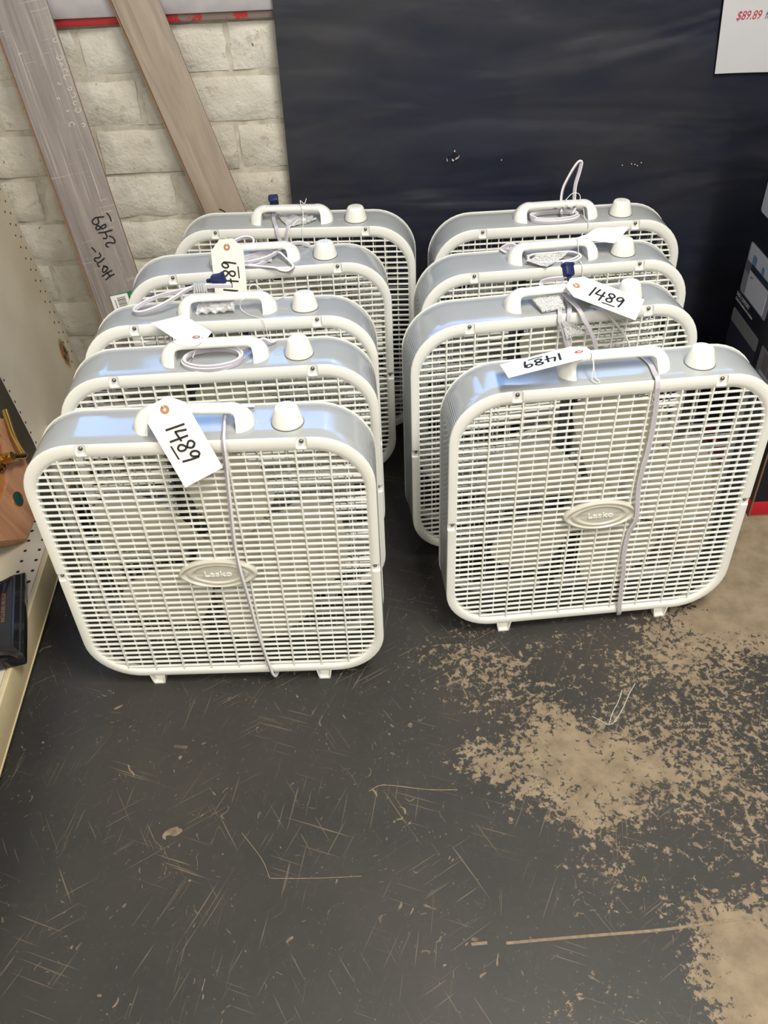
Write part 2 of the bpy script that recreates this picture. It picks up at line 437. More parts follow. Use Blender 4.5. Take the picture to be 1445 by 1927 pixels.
# window
FRM = mat('window_paint', (0.62, 0.62, 0.60), 0.5)
GLASS = bpy.data.materials.new('window_glass'); GLASS.use_nodes = True
n, l = nt(GLASS); n.remove(n['Principled BSDF'])
tr = n.new('ShaderNodeBsdfTransparent'); gl = n.new('ShaderNodeBsdfGlossy'); gl.inputs['Roughness'].default_value = 0.02
mx = n.new('ShaderNodeMixShader'); mx.inputs[0].default_value = 0.06
l.new(tr.outputs[0], mx.inputs[1]); l.new(gl.outputs[0], mx.inputs[2]); l.new(mx.outputs[0], n['Material Output'].inputs[0])
mb = MB()
for (a, b, c, d) in ((WX0, WX1, WZ0, WZ0 + .020), (WX0, WX1, WZ1 - .045, WZ1), (WX0, WX0 + .045, WZ0 + .020, WZ1 - .045), (WX1 - .045, WX1, WZ0 + .020, WZ1 - .045)):
    mb.box(a, b, 2.06, 2.11, c, d)
for x in (-0.42, 0.46): mb.box(x - .02, x + .02, 2.06, 2.11, WZ0 + .020, WZ1 - .045)
win = tag(mb.build('window_1', FRM), kind='structure')
for a, b in ((WX0 + .045, -.44), (-.40, .44), (.48, WX1 - .045)):
    mb = MB(); mb.box(a, b, 2.084, 2.089, WZ0 + .020, WZ1 - .045); mb.build('pane', GLASS, win)
# rest of the room (behind and beside the camera)
CEIL = mat('ceiling_paint', (0.48, 0.47, 0.44), 0.9)
mb = MB(); mb.box(-2.2, 2.6, -3.2, 2.12, 2.9, 2.96); tag(mb.build('ceiling', CEIL), kind='structure')
mb = MB(); mb.box(-2.26, -2.2, -3.2, 2.12, 0, 2.9); tag(mb.build('wall_left', PLAST), kind='structure')
mb = MB(); mb.box(2.6, 2.66, -3.2, 2.12, 0, 2.9); tag(mb.build('wall_right', PLAST), kind='structure')
mb = MB(); mb.box(-2.2, 2.6, -3.26, -3.2, 0, 2.9); tag(mb.build('wall_front', PLAST), kind='structure')

# ------------------------------------------------------------------ navy vinyl banner
BANM = mat('navy_vinyl', (0.0075, 0.010, 0.023), 0.42, spec=0.6)
g = G(BANM); P = g.tc.outputs['Object']
h1 = g.noise(g.mapping(P, sc=(1.8, 1, 8)), 1.0, 2, 0.4, 0.8).outputs['Fac']
h2 = g.noise(g.mapping(P, rot=(0, .35, 0), sc=(7, 1, 18)), 1.0, 3, 0.5).outputs['Fac']
g.bump(g.math('ADD', h1, g.math('MULTIPLY', h2, 0.16)), 0.85, 0.014)
sm = g.noise(g.mapping(P, rot=(0, .5, 0), sc=(2.0, 1, 3.5)), 1.0, 5, 0.6).outputs['Fac']
g.l.new(g.ramp(sm, 0.3, 0.75, 0.36, 0.56), g.b.inputs['Roughness'])
g.l.new(g.mix(g.ramp(sm, 0.35, 0.75), (0.011, 0.014, 0.030), (0.024, 0.024, 0.029)), g.b.inputs['Base Color'])
BX0, BX1 = -0.179, 1.75
def ban_y(x, z):
    return 2.019 + 0.0045 * mnoise.noise(Vector((x * 1.6, 3.3, z * 7))) + 0.0018 * mnoise.noise(Vector((x * 5 + z * 3, 8.1, z * 20))) - 0.002
def ban_top(x): return 1.085 + 0.022 * math.cos((x - BX0) / 0.62 * 2 * math.pi)
nx, nz = 110, 80; vs = []; fs = []
for b in range(nz + 1):
    for a in range(nx + 1):
        x = BX0 + (BX1 - BX0) * a / nx; z = 0.02 + (ban_top(x) - 0.02) * b / nz
        xe = x - (0.008 * (1 - b / nz) if a == 0 else 0)
        vs.append((xe, ban_y(x, z), z))
for b in range(nz):
    for a in range(nx): fs.append((b * (nx + 1) + a, b * (nx + 1) + a + 1, (b + 1) * (nx + 1) + a + 1, (b + 1) * (nx + 1) + a))
o_ = len(vs)
vs += [(x, y + 0.001, z) for x, y, z in vs]
fs += [tuple(i + o_ for i in f)[::-1] for f in fs]
ring = list(range(nx + 1)) + [b * (nx + 1) + nx for b in range(1, nz + 1)] + [nz * (nx + 1) + a for a in range(nx - 1, -1, -1)] + [b * (nx + 1) for b in range(nz - 1, 0, -1)]
fs += [(ring[(i + 1) % len(ring)], ring[i], ring[i] + o_, ring[(i + 1) % len(ring)] + o_) for i in range(len(ring))]
mb = MB(); mb.add(vs, fs)
banner_me = mb.build('vinyl_banner', BANM, None, 60).data
ban = tag(bpy.data.objects['vinyl_banner'], 'navy blue vinyl banner hung along the back wall with a small star-shaped tear', 'banner')
# tear: dark opening with frayed white flaps
cx, cz = 0.197, 0.6155; yb = ban_y(cx, cz)
DARKH = mat('dark_gap', (0.003, 0.003, 0.004), 0.9)
FRAY = mat('frayed_backing', (0.55, 0.53, 0.47), 0.8)
star = [(0.000, 0.013), (0.003, 0.005), (0.011, 0.004), (0.006, -0.003), (-0.001, -0.007), (-0.005, -0.002), (-0.017, 0.000), (-0.007, 0.003), (-0.003, 0.006)]
mb = MB(); k = len(star)
mb.add([(cx + a, yb - .0022, cz + b) for a, b in star] + [(cx + a, yb - .0008, cz + b) for a, b in star],
       [tuple(range(k))] + [(i, (i + 1) % k, (i + 1) % k + k, i + k) for i in range(k)])
mb.build('tear_opening', DARKH, ban)
for pts in ([(-.018, -.001), (-.0165, -.003), (-.0155, -.0075), (-.0175, -.008)], [(-.006, -.0035), (-.003, -.005), (-.0005, -.0065), (-.004, -.0085), (-.006, -.006)],
            [(.001, -.0045), (.006, .0005), (.008, -.001), (.0055, -.0035), (.003, -.005)], [(-.0015, .014), (.0015, .016), (.0015, .0125), (-.001, .012)],
            [(.0095, .0035), (.011, .0035), (.0095, -.0025), (.0085, -.003)]):
    k = len(pts); mb = MB()
    mb.add([(cx + a, yb - .0045 - .0015 * (i % 2), cz + b) for i, (a, b) in enumerate(pts)] + [(cx + a, yb - .0012, cz + b) for a, b in pts],
           [tuple(range(k)), tuple(range(k, 2 * k))[::-1]] + [(i, (i + 1) % k, (i + 1) % k + k, i + k) for i in range(k)])
    mb.build('torn_flap', FRAY, ban)
FLEX = mat('scuffed_white_mark', (0.45, 0.45, 0.46), 0.8)
mb = MB()
for (x, z) in ((0.305, 0.604), (0.585, 0.580), (0.606, 0.582), (0.614, 0.5805), (0.628, 0.584), (0.62, 0.5775)):
    y = ban_y(x, z) - 0.0028
    mb.box(x - .0012, x + .0012, y, y + .002, z - .0012, z + .0012, bev=.0004)
tag(mb.build('scuff_marks', FLEX, ban), kind='stuff')

# white poster on the banner
POST = mat('poster_paper', (0.52, 0.52, 0.55), 0.6, noise=0.02, nscale=12)
REDI = mat('red_print', (0.42, 0.03, 0.06), 0.6); GRYI = mat('grey_print', (0.10, 0.10, 0.12), 0.6)
px0, pz0 = 0.7556, 0.7682; shx = -0.0773
mb = MB(); vs = []; fs = []
for b in range(9):
    for a in range(9):
        u, v = a / 8 * 0.34, b / 8 * 0.44
        vs.append((px0 + u + shx * v, 2.0075 + 0.0025 * math.sin(u * 24) * (1 - v / .5), pz0 + v - 0.012 * u))
for b in range(8):
    for a in range(8): fs.append((b * 9 + a, b * 9 + a + 1, (b + 1) * 9 + a + 1, (b + 1) * 9 + a))
o_ = len(vs); vs += [(x, y + .0006, z) for x, y, z in vs]; fs += [tuple(i + o_ for i in f)[::-1] for f in fs]
ring = list(range(9)) + [b * 9 + 8 for b in range(1, 9)] + [72 + a for a in range(7, -1, -1)] + [b * 9 for b in range(7, 0, -1)]
fs += [(ring[(i + 1) % 32], ring[i], ring[i] + o_, ring[(i + 1) % 32] + o_) for i in range(32)]
mb.add(vs, fs)
po = tag(mb.build('price_poster', POST), 'white paper poster with red price on the navy banner, upper right', 'poster')
for body, x, z, m_, sz in (('$89.89', 0.7775, 0.877, REDI, 0.0235), ('for', 0.8375, 0.8765, GRYI, 0.0215)):
    v_, f_ = text_geo(body, sz, 0.0003, 0.80, 0.22, 'LEFT', 0.0)
    mb = MB(); py_ = lambda xx, zz: 2.0075 + 0.0025 * math.sin((xx - px0 - shx * (zz - pz0)) * 24) * (1 - (zz - pz0) / .5)
    mb.add([(x + p.x, py_(x + p.x, z + p.y) - .0005 - p.z, z + p.y) for p in v_], f_); mb.build('lettering', m_, po)
#--LEFT--
# ------------------------------------------------------------------ box fan prototype (front plane y = 0, floor z = 0)
OUT = dict(hw=.2690, z0=.0225, z1=.549, R=.092)
INN = dict(hw=.2522, z0=.0405, z1=.5252, R=.079)
TOP = .5482
def bezel(front=True):
    O2 = dict(OUT) if front else dict(hw=.2697, z0=.0218, z1=.5499, R=.0927)
    A = rrect(y=0, **O2); B = rrect(y=0, **INN)
    sp = [(.34, .0145), (.34, .0046), (0, .0044), (0, .0026), (.05, .0010), (.20, 0), (.62, -.0003), (.86, .0012), (1, .0045), (1, .0125), (.85, .0145)]
    ls = [lerp_loop(A, B, t, y if front else .100 - y) for t, y in sp] 
    mb = MB(); mb.loops(ls + [ls[0]]); return mb
def fan_prototype():
    root = empty('box_fan')
    # grey steel housing
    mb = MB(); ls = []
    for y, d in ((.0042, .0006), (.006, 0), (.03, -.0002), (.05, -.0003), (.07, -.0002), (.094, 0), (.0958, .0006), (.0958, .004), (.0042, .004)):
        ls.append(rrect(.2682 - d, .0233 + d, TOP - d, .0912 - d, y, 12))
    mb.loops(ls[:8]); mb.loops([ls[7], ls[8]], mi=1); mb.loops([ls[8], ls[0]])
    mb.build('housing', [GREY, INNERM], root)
    # front grille: bezel with screw pockets cut out
    fg = bezel().build('front_grille', WHITE, root)
    cut = MB()
    for s in (-1, 1):
        x = .1627 * s
        cut.box(x - .0085, x + .0085, -.01, .0040, .5300, .56, bev=.003)
        cut.box(min(.2550 * s, .28 * s), max(.2550 * s, .28 * s), -.01, .0040, .2745, .2915, bev=.003)
    co = cut.build('cutter', WHITE)
    mo = fg.modifiers.new('b', 'BOOLEAN'); mo.operation = 'DIFFERENCE'; mo.object = co; mo.solver = 'EXACT'
    dg = bpy.context.evaluated_depsgraph_get()
    me = bpy.data.meshes.new_from_object(fg.evaluated_get(dg))
    fg.modifiers.clear(); fg.data = me; bpy.data.objects.remove(co)
    finish(me, 40)
    for i in range(-1, 37):
        z = .0589 + .0127 * i
        if not (.045 < z < .524): continue
        h = rr_half(z=z, **INN) + .003
        mb = MB(); mb.box(-h, h, .0022, .0066, z - .0011, z + .0011); mb.build('slat', SLATM, fg)
    for i in range(-9, 10):
        x = .0254 * i
        # height range of the opening at this x
        d = abs(x) - (INN['hw'] - INN['R'])
        e = INN['R'] - math.sqrt(max(INN['R'] ** 2 - d * d, 0)) if d > 0 else 0
        z0, z1 = INN['z0'] + e - .002, INN['z1'] - e + .002
        mb = MB()
        if i % 2 == 0: mb.box(x - .0012, x + .0012, .0010, .0086, z0, z1)
        else: mb.box(x - .0009, x + .0009, .0046, .0092, z0, z1)
        mb.build('rib', SLATM, fg)
    # oval badge
    mb = MB()
    def lens(k, y):
        L = []
        for q in range(48):
            a = 2 * math.pi * q / 48; c, s = math.cos(a), math.sin(a)
            L.append(Vector((.0655 * k * c, y, .2832 + .0295 * k * math.copysign(abs(s) ** 1.25, s))))
        return L
    mb.loops([lens(1.0, .006), lens(1.0, -.0035), lens(.985, -.005), lens(.94, -.0055), lens(.90, -.004), lens(.86, -.0015), lens(.80, -.0015),
              lens(.76, -.0040), lens(.71, -.0045), lens(.66, -.004), lens(.61, -.0022), lens(.02, -.0026)], True, True, True)
    v_, f_ = text_geo('Lasko', .0155, .0009, 1.30, 0, 'CENTER')
    mb.add([(p.x, -.0032 - p.z, .2830 + p.y) for p in v_], f_, 1)
    mb.build('badge', [BADGEM, WHITE], fg)
    for s in (-1, 1):
        for (x, y, z, r) in ((.1627 * s, .0040, .5425, .0036), (.2605 * s, .0040, .2855, .0030)):
            M = Matrix.Translation((x, y, z)) @ Matrix.Rotation(math.radians(90), 4, 'X')
            mb = MB(); mb.lathe([(r, 0), (r, .0012), (r * .75, .0026), (r * .3, .0033), (r * .28, .0022)], 14, M); mb.build('screw', SCREWM, fg)
    # rear grille (one moulding)
    mb = bezel(False)
    for i in range(0, 19):
        z = .0589 + .0254 * i
        h = rr_half(z=z, **INN) + .003; mb.box(-h, h, .0935, .0970, z - .001, z + .001)
    for i in range(-9, 10):
        x = .0254 * i; d = abs(x) - (INN['hw'] - INN['R'])
        e = INN['R'] - math.sqrt(max(INN['R'] ** 2 - d * d, 0)) if d > 0 else 0
        mb.box(x - .0009, x + .0009, .0925, .0960, INN['z0'] + e - .002, INN['z1'] - e + .002)
    mb.build('rear_grille', WHITE, root)
    # motor, bracket, rotor
    mb = MB(); mb.box(-.066, -.040, .083, .0905, .032, .541); mb.box(-.0650, -.0610, .075, .083, .034, .539); mb.box(-.045, -.041, .075, .083, .034, .539)
    mb.build('motor_bracket', DARKM, root)
    MY = Matrix.Translation((0, 0, .2832)) @ Matrix.Rotation(math.radians(-90), 4, 'X')
    mb = MB(); mb.lathe([(.040, .070), (.045, .074), (.045, .088), (.036, .0915)], 24, MY); mb.build('motor', DARKM, root)
    mb = MB(); mb.lathe([(.016, .020), (.036, .022), (.041, .027), (.041, .064), (.034, .066)], 28, MY)
    ro = mb.build('rotor_hub', BLADEM, root)
    vs = []; fs = []; NR, NA = 9, 9
    for side in (0, 1):
        for i in range(NR):
            u = i / (NR - 1); r = .036 + (.216 - .036) * u
            half = math.radians(30 + 3 * math.sin(u * math.pi) - 6 * u)
            for j in range(NA):
                w = j / (NA - 1) * 2 - 1
                rr = r
                if u > .8: rr = r - .022 * abs(w) ** 3 * ((u - .8) / .2)
                a = w * half + math.radians(7) * (u - .3)
                y = .046 + w * (.010 + .012 * u) + .004 * (1 - w * w) + side * .0016
                vs.append((rr * math.cos(a), y, rr * math.sin(a)))
    n_ = NR * NA
    for i in range(NR - 1):
        for j in range(NA - 1):
            q = (i * NA + j, i * NA + j + 1, (i + 1) * NA + j + 1, (i + 1) * NA + j)
            fs.append(q); fs.append(tuple(k + n_ for k in q)[::-1])
    ring = list(range(NA)) + [i * NA + NA - 1 for i in range(1, NR)] + [(NR - 1) * NA + j for j in range(NA - 2, -1, -1)] + [i * NA for i in range(NR - 2, 0, -1)]
    fs += [(ring[(i + 1) % len(ring)], ring[i], ring[i] + n_, ring[(i + 1) % len(ring)] + n_) for i in range(len(ring))]
    for k in range(5):
        a = math.radians(76 + 72 * k); c, s = math.cos(a), math.sin(a)
        mb = MB(); mb.add([(x * c - z * s, y, .2832 + x * s + z * c) for x, y, z in vs], fs); mb.build('blade', BLADEM, ro, 50)
    # carrying handle
    def hw(z): return .0105 + .0180 * max(0, (.576 - z) / .029) ** 1.5
    xs = [.0905, .0895, .087, .083, .078, .072, .0675, .0655, .0646, .0625, .058, .050, .034, .017]
    st = [-x for x in xs] + [0] + xs[::-1]; ls = []
    for x in st:
        ax = abs(x)
        zt = .5810 - .0010 * (ax / .06) ** 2 if ax < .058 else TOP - .001 + .034 * math.sqrt(max(1 - ((ax - .058) / .0326) ** 2, 0.0))
        e = 1 if ax < .067 else math.sqrt(max(1 - ((ax - .067) / .0245) ** 2, .01))
        zb = TOP - .001 if ax >= .0655 else {.0646: .5620, .0625: .5680, .058: .5706}.get(round(ax, 4), .5715)
        L = []; R2 = []
        for f in (0, .25, .5, .75, .92, 1):
            z = zb + (zt - zb) * f; wd = hw(z) * e
            if ax < .0648: wd *= (.80 if f == 0 else 1)
            wd *= {.75: .97, .92: .84, 1: .60}.get(f, 1)
            L.append(Vector((x, .048 - wd, z))); R2.append(Vector((x, .048 + wd, z)))
        ls.append(L + R2[::-1])
    mb = MB(); mb.loops(ls, True, True, True); mb.build('handle', WHITE, root, 45)
    # speed knob
    M = Matrix.Translation((.1405, .0445, TOP))
    mb = MB()
    mb.lathe([(.0225, -.001), (.0240, .0008), (.0236, .003), (.0176, .0255), (.0160, .0280), (.0150, .0285)], 64, M,
             lambda k, z: 1.028 if (k % 8 == 0 and .002 < z < .026) else 1.0)
    kn = mb.build('speed_knob', KNOBM, root, 60)
    mb = MB(); mb.lathe([(.0247, -.001), (.0247, .0011)], 40, M); mb.build('knob_gap', DARKM, kn)
    v_, f_ = text_geo('1 2 3', .0075, .0001, 1, 0, 'CENTER')
    mb = MB(); mb.add([(.1405 + p.x, .0445 + p.y, TOP + .0286 + p.z) for p in v_], f_); mb.build('knob_numbers', mat('pale_print', (.45, .48, .55), .6) if 'pale_print' not in MATS else MATS['pale_print'], kn)
    # embossed pointer between handle and knob
    mb = MB(); mb.lathe([(.0030, 0), (.0026, .0008)], 16, Matrix.Translation((.1035, .046, TOP - .0002)) @ Matrix.Scale(2.2, 4, (1, 0, 0))); mb.build('dial_pointer', GREY, root)
    # feet: small U-shaped clips
    for s in (-1, 1):
        for y0, y1, yi in ((.0005, .018, 1), (.082, .0995, -1)):
            mb = MB(); x = .1551 * s
            mb.box(x - .0105, x + .0105, y0, y1, 0, .003)
            yb0, yb1 = (y1 - .006, y1 - .003) if yi > 0 else (y0 + .003, y0 + .006)
            mb.add([(x - .0150, yb0, .030), (x + .0150, yb0, .030), (x + .0105, yb0, .002), (x - .0105, yb0, .002), (x - .0150, yb1, .030), (x + .0150, yb1, .030), (x + .0105, yb1, .002), (x - .0105, yb1, .002)],
                   [(0, 1, 2, 3), (7, 6, 5, 4), (0, 4, 5, 1), (1, 5, 6, 2), (2, 6, 7, 3), (3, 7, 4, 0)])
            for q in (-1, 1):
                a, b = x + q * .0150, x + q * .0105; t = -q * .0022
                P8 = [(a, y0, .030), (a + t, y0, .030), (b + t, y0, .001), (b, y0, .001), (a, y1, .030), (a + t, y1, .030), (b + t, y1, .001), (b, y1, .001)]
                mb.add(P8, [(0, 1, 2, 3), (7, 6, 5, 4), (0, 4, 5, 1), (1, 5, 6, 2), (2, 6, 7, 3), (3, 7, 4, 0)])
            mb.build('foot', WHITE, root)
    return root

PROTO = fan_prototype()
def dup(root):
    r = root.copy(); COL.objects.link(r)
    for ch in list(root.children):
        c = ch.copy(); COL.objects.link(c); c.parent = r
        for gch in list(ch.children):
            d = gch.copy(); COL.objects.link(d); d.parent = c
    return r
FANS = {}
SPOT = {1: (-.2792, 1.0323, -.0193, 0), 2: (-.2692, 1.2286, .0273, 0), 3: (-.2661, 1.3532, .0101, .07), 4: (-.2326, 1.6118, .0588, 0), 5: (-.1749, 1.8093, -.0546, 0),
        6: (.3777, 1.1366, .0638, 0), 7: (.3261, 1.3684, .1167, 0), 8: (.3567, 1.56, .0704, 0), 9: (.3972, 1.7622, .0342, 0)}
LAB = {1: 'front left box fan, nearest the shelf, with its cord hanging down the grille',
       2: 'second box fan of the left row, coiled cord under handle and blank tag behind',
       3: 'middle box fan of the left row, cord looped over its left shoulder',
       4: 'fourth box fan of the left row, tangled cord and hanging tag at its handle',
       5: 'rearmost box fan of the left row, before the brick wall, navy plug at handle',
       6: 'front right box fan, nearest the printed carton, with its cord running down the grille',
       7: 'second box fan of the right row, navy plug and big tag at handle',
       8: 'third box fan of the right row, printed slip under handle, bent tag beside knob',
       9: 'rearmost box fan of the right row, cord loop standing up against the banner'}
for k in range(1, 10):
    r = PROTO if k == 1 else None
    FANS[k] = r
for k in range(2, 10): FANS[k] = dup(PROTO)
for k, r in FANS.items():
    x, y, yaw, lean = SPOT[k]
    r.location = (x, y, .095 * math.sin(lean)); r.rotation_euler = (-lean, 0, yaw)
    tag(r, LAB[k], 'fan', 'white and grey box fans')

# ------------------------------------------------------------------ cords, plugs and printed labels of each fan
T = TOP
def cord_obj(k, paths):
    mb = MB()
    for pts, side in paths: cord(mb, pts, side)
    return mb.build('power_cord', [CORDM, CORDG], FANS[k], 50)
def sheet(name, quad, m, parent, nx=8, ny=6, amp=0.0, th=0.0006, seed=1.0, curl=0.0, fr=4.0):
    """thin bent sheet over four corners (a,b,c,d in order)"""
    a, b, c, d = [Vector(p) for p in quad]; nrm = (b - a).cross(d - a).normalized(); vs = []; fs = []
    for s in (0, 1):
        for j in range(ny + 1):
            for i in range(nx + 1):
                u, v = i / nx, j / ny
                p = (a * (1 - u) + b * u) * (1 - v) + (d * (1 - u) + c * u) * v
                p = p + nrm * (amp * mnoise.noise(Vector((u * fr + seed, v * fr * .8, seed * 2))) + curl * math.sin(math.pi * u) + (th if s else 0))
                vs.append(p)
    n_ = (nx + 1) * (ny + 1)
    for j in range(ny):
        for i in range(nx):
            q = (j * (nx + 1) + i, j * (nx + 1) + i + 1, (j + 1) * (nx + 1) + i + 1, (j + 1) * (nx + 1) + i)
            fs.append(q); fs.append(tuple(t + n_ for t in q)[::-1])
    ring = list(range(nx + 1)) + [j * (nx + 1) + nx for j in range(1, ny + 1)] + [ny * (nx + 1) + i for i in range(nx - 1, -1, -1)] + [j * (nx + 1) for j in range(ny - 1, 0, -1)]
    fs += [(ring[(i + 1) % len(ring)], ring[i], ring[i] + n_, ring[(i + 1) % len(ring)] + n_) for i in range(len(ring))]
    mb = MB(); mb.add(vs, fs); return mb.build(name, m, parent, 40)
def plug(parent, M, m=NAVYP):
    mb = MB()
    mb.box(-.0095, .0095, -.0075, .0075, -.013, .008, M=M, bev=.004); mb.box(-.0110, .0110, -.0088, .0088, .004, .012, M=M, bev=.004)
    mb.box(-.0035, .0035, -.003, .003, -.024, -.013, M=M, bev=.0012)
    return mb.build('plug', [m, SCREWM], parent)
X, Yv, Zv = (1, 0, 0), (0, 1, 0), (0, 0, 1)

# 1: over the top and down the front
c1 = cord_obj(1, [([(.085, .088, T + .003), (.0644, .0747, .560), (.056, .0657, .568), (.048, .0605, .5615), (.0448, .0512, T + .004), (.0476, .0219, T + .004), (.0500, .002, T + .0055), (.0502, -.005, T - .006), (.0494, -.0052, .5276), (.0465, -.0052, .488), (.0418, -.0052, .4196), (.0377, -.0052, .3521), (.0379, -.0060, .324), (.0395, -.0085, .2866), (.0428, -.0052, .2272), (.0466, -.0052, .1562), (.0521, -.0052, .093), (.0589, -.0052, .0338), (.0623, -.001, .0145), (.066, .012, .012), (.067, .03, .016)], X)])
# 6: out from under the handle, over the edge and down
c6 = cord_obj(6, [([(.04, .088, T + .003), (.054, .075, T + .003), (.0592, .056, T + .004), (.0600, .0408, T + .004), (.0575, .0150, T + .004), (.0560, .001, T + .0055), (.0565, -.0052, T - .006), (.0571, -.0052, .5329), (.0601, -.0052, .504), (.0618, -.0052, .4609), (.0612, -.0052, .4162), (.0587, -.0052, .3811), (.0585, -.0052, .3376), (.0637, -.0085, .274), (.0567, -.0052, .2354), (.0557, -.0052, .184), (.0616, -.0052, .1442), (.064, -.0052, .0927), (.0679, -.0052, .0456), (.0705, -.004, .0275), (.073, .004, .0145), (.076, .02, .013)], X)])
# 2: coil under the handle
c2 = cord_obj(2, [(ellipse_coil(-.002, .033, T + .0035, .048, .030, 3.2, start=.6, tilt=.001), Zv),
                  ([(.045, .045, T + .011), (.060, .060, T + .008), (.070, .070, T + .010), (.0805, .076, T + .013), (.092, .074, T + .007), (.100, .086, T + .003)], Zv)])
# 3: loop lying over the left shoulder, connector above the handle
c3 = cord_obj(3, [([(.0104, .0660, .588), (-.0354, .066, .590), (-.0575, .067, .588), (-.0883, .072, .580), (-.1191, .0760, .573), (-.1451, .0720, .566), (-.1628, .0600, .560), (-.1690, .0509, .557), (-.162, .0400, .557), (-.1435, .0360, .560), (-.1176, .0420, .567), (-.0932, .0560, .575), (-.0754, .0640, .583), (-.0576, .0690, .588), (-.03, .070, .590)], Zv)])
mb = MB()
for q in range(5): mb.box(-.0575 + q * .0042, -.0545 + q * .0042, .0590, .0750, .5800, .5960, bev=.0016)
mb.box(-.058, -.034, .0615, .0725, .5825, .5935, bev=.002)
mb.build('cord_clip', mat('clear_plastic', (.72, .73, .74), .15, trans=.35), c3)
plug(c3, Matrix.Translation((-.013, .0760, .598)) @ Matrix.Rotation(1.35, 4, 'Y') @ Matrix.Rotation(.25, 4, 'X'))
sheet('warning_label', [(-.0560, .034, T + .002), (.0150, .030, T + .006), (.0130, .060, T + .016), (-.0540, .062, T + .012)], FOIL, c3, 18, 10, .0065, .003, 3.1, 0, 9.0)
# 4: tangle
c4 = cord_obj(4, [([(-.040, .030, T + .012), (-.0246, .016, T + .010), (-.0019, .018, T + .010), (.0254, .028, T + .012), (.0440, .046, T + .014), (.0345, .056, T + .012), (-.0252, .040, T + .009), (-.040, .026, T + .006), (-.0271, .016, T + .0045), (.0119, .0030, T + .004), (.0400, -.0060, T + .003), (.0500, -.0090, T - .001), (.0640, -.010, T - .003), (.0760, -.006, T + .003), (.0730, .002, T + .0055), (.0600, .028, T + .009), (.0481, .044, T + .013), (.02, .060, T + .010), (-.0176, .060, T + .008), (-.032, .045, T + .006), (-.0168, .018, T + .0038), (.0018, .012, T + .0038), (.0176, .024, T + .004), (.0314, .040, T + .006)], Zv),
                  ([(-.0600, .070, T + .010), (-.0458, .0920, T + .020), (-.0264, .1020, T + .025), (-.0100, .0990, T + .026), (-.0020, .0900, T + .022), (-.0088, .080, T + .016), (-.0372, .070, T + .008)], Zv),
                  ([(.0500, .062, T + .006), (.0662, .0740, T + .012), (.0763, .0820, T + .014), (.0932, .0880, T + .012), (.1093, .0900, T + .004)], Zv)])
sheet('warning_label', [(-.034, .030, T + .002), (.034, .026, T + .002), (.032, .064, T + .010), (-.030, .068, T + .010)], FOIL, c4, 18, 10, .005, .003, 7.7, 0, 9.0)
# 5: plug behind the handle, two strands falling forward
c5 = cord_obj(5, [([(-.039, .070, .570), (-.0404, .050, T + .006), (-.034, .020, T + .004), (-.0290, .001, T + .0055), (-.0265, -.0055, T - .006), (-.0239, -.0060, .5300), (-.0203, -.0065, .512), (-.0160, -.008, .495)], X),
                  ([(.030, .064, T + .006), (.0182, .050, T + .005), (.009, .034, T + .004), (.002, .012, T + .004), (-.002, .000, T + .0055), (-.0055, -.0060, T - .006), (-.009, -.0062, .528), (-.0121, -.0065, .512), (-.0150, -.008, .495)], X)])
plug(c5, Matrix.Translation((-.0395, .0735, .5830)) @ Matrix.Rotation(.5, 4, 'X') @ Matrix.Rotation(.1, 4, 'Z'))
sheet('warning_label', [(-.036, .064, T + .008), (.048, .050, T + .008), (.040, .024, T + .002), (-.006, .012, T + .003)], FOIL, c5, 16, 10, .005, .001, 2.2, 0, 7.0)
sheet('paper_slip', [(.006, .006, T + .003), (.056, .040, T + .004), (.053, .046, T + .005), (.003, .012, T + .003)], PAPER, c5, 6, 2, .001, .0006, 1.2)
# 7: plug, strands over the front, booklet and wrapped label
c7 = cord_obj(7, [([(.0244, .074, .582), (.0061, .0860, .576), (-.0064, .0960, .568), (-.0094, .0930, .562), (-.0002, .0800, .562), (.012, .0740, .566), (.0262, .072, .574)], Zv),
                  ([(.018, .062, .570), (.0163, .052, .564), (.0123, .040, T + .005), (.004, .020, T + .004), (-.002, .001, T + .0055), (-.0030, -.0055, T - .005), (-.0010, -.0075, .536), (.0046, -.0085, .5230), (.0108, -.0085, .503), (.0187, -.0075, .4808), (.022, -.007, .465)], X),
                  ([(.0205, .056, .566), (.0260, .040, T + .004), (.0210, .018, T + .004), (.0150, .001, T + .0055), (.0136, -.0055, T - .006), (.0155, -.0062, .5255), (.0189, -.0062, .5034), (.0197, -.0062, .4866), (.020, -.0062, .468)], X),
                  ([(.0114, .060, .572), (.0180, .048, .566), (.0246, .030, .5605), (.0300, .008, .5585), (.0346, -.0060, .552), (.0397, -.0105, .540), (.0487, -.0105, .5264), (.0624, -.0095, .4995), (.0737, -.0075, .468)], X)])
mb = MB(); tube(mb, [(.060, .020, T + .001), (.0717, .004, T + .003), (.080, -.004, T + .001), (.0930, -.0075, .5340), (.1049, -.0070, .520), (.1225, -.005, .4982), (.134, -.005, .4768), (.138, -.005, .462)], .0017, 8)
mb.build('single_wire', CORDM, c7)
plug(c7, Matrix.Translation((.0335, .0800, .5950)) @ Matrix.Rotation(-.75, 4, 'X') @ Matrix.Rotation(.35, 4, 'Z'))
sheet('booklet', [(-.040, .046, T + .016), (.008, .046, T + .018), (.012, .016, T + .007), (-.031, .010, T + .007)], PAPER, c7, 8, 6, .002, .004, 5.5)
sheet('warning_label', [(-.0020, -.0125, .5430), (.0160, -.0125, .5400), (.0440, -.0130, .5160), (.0110, -.0125, .5060)], PAPER, c7, 8, 6, .002, .0005, 6.1, .002)
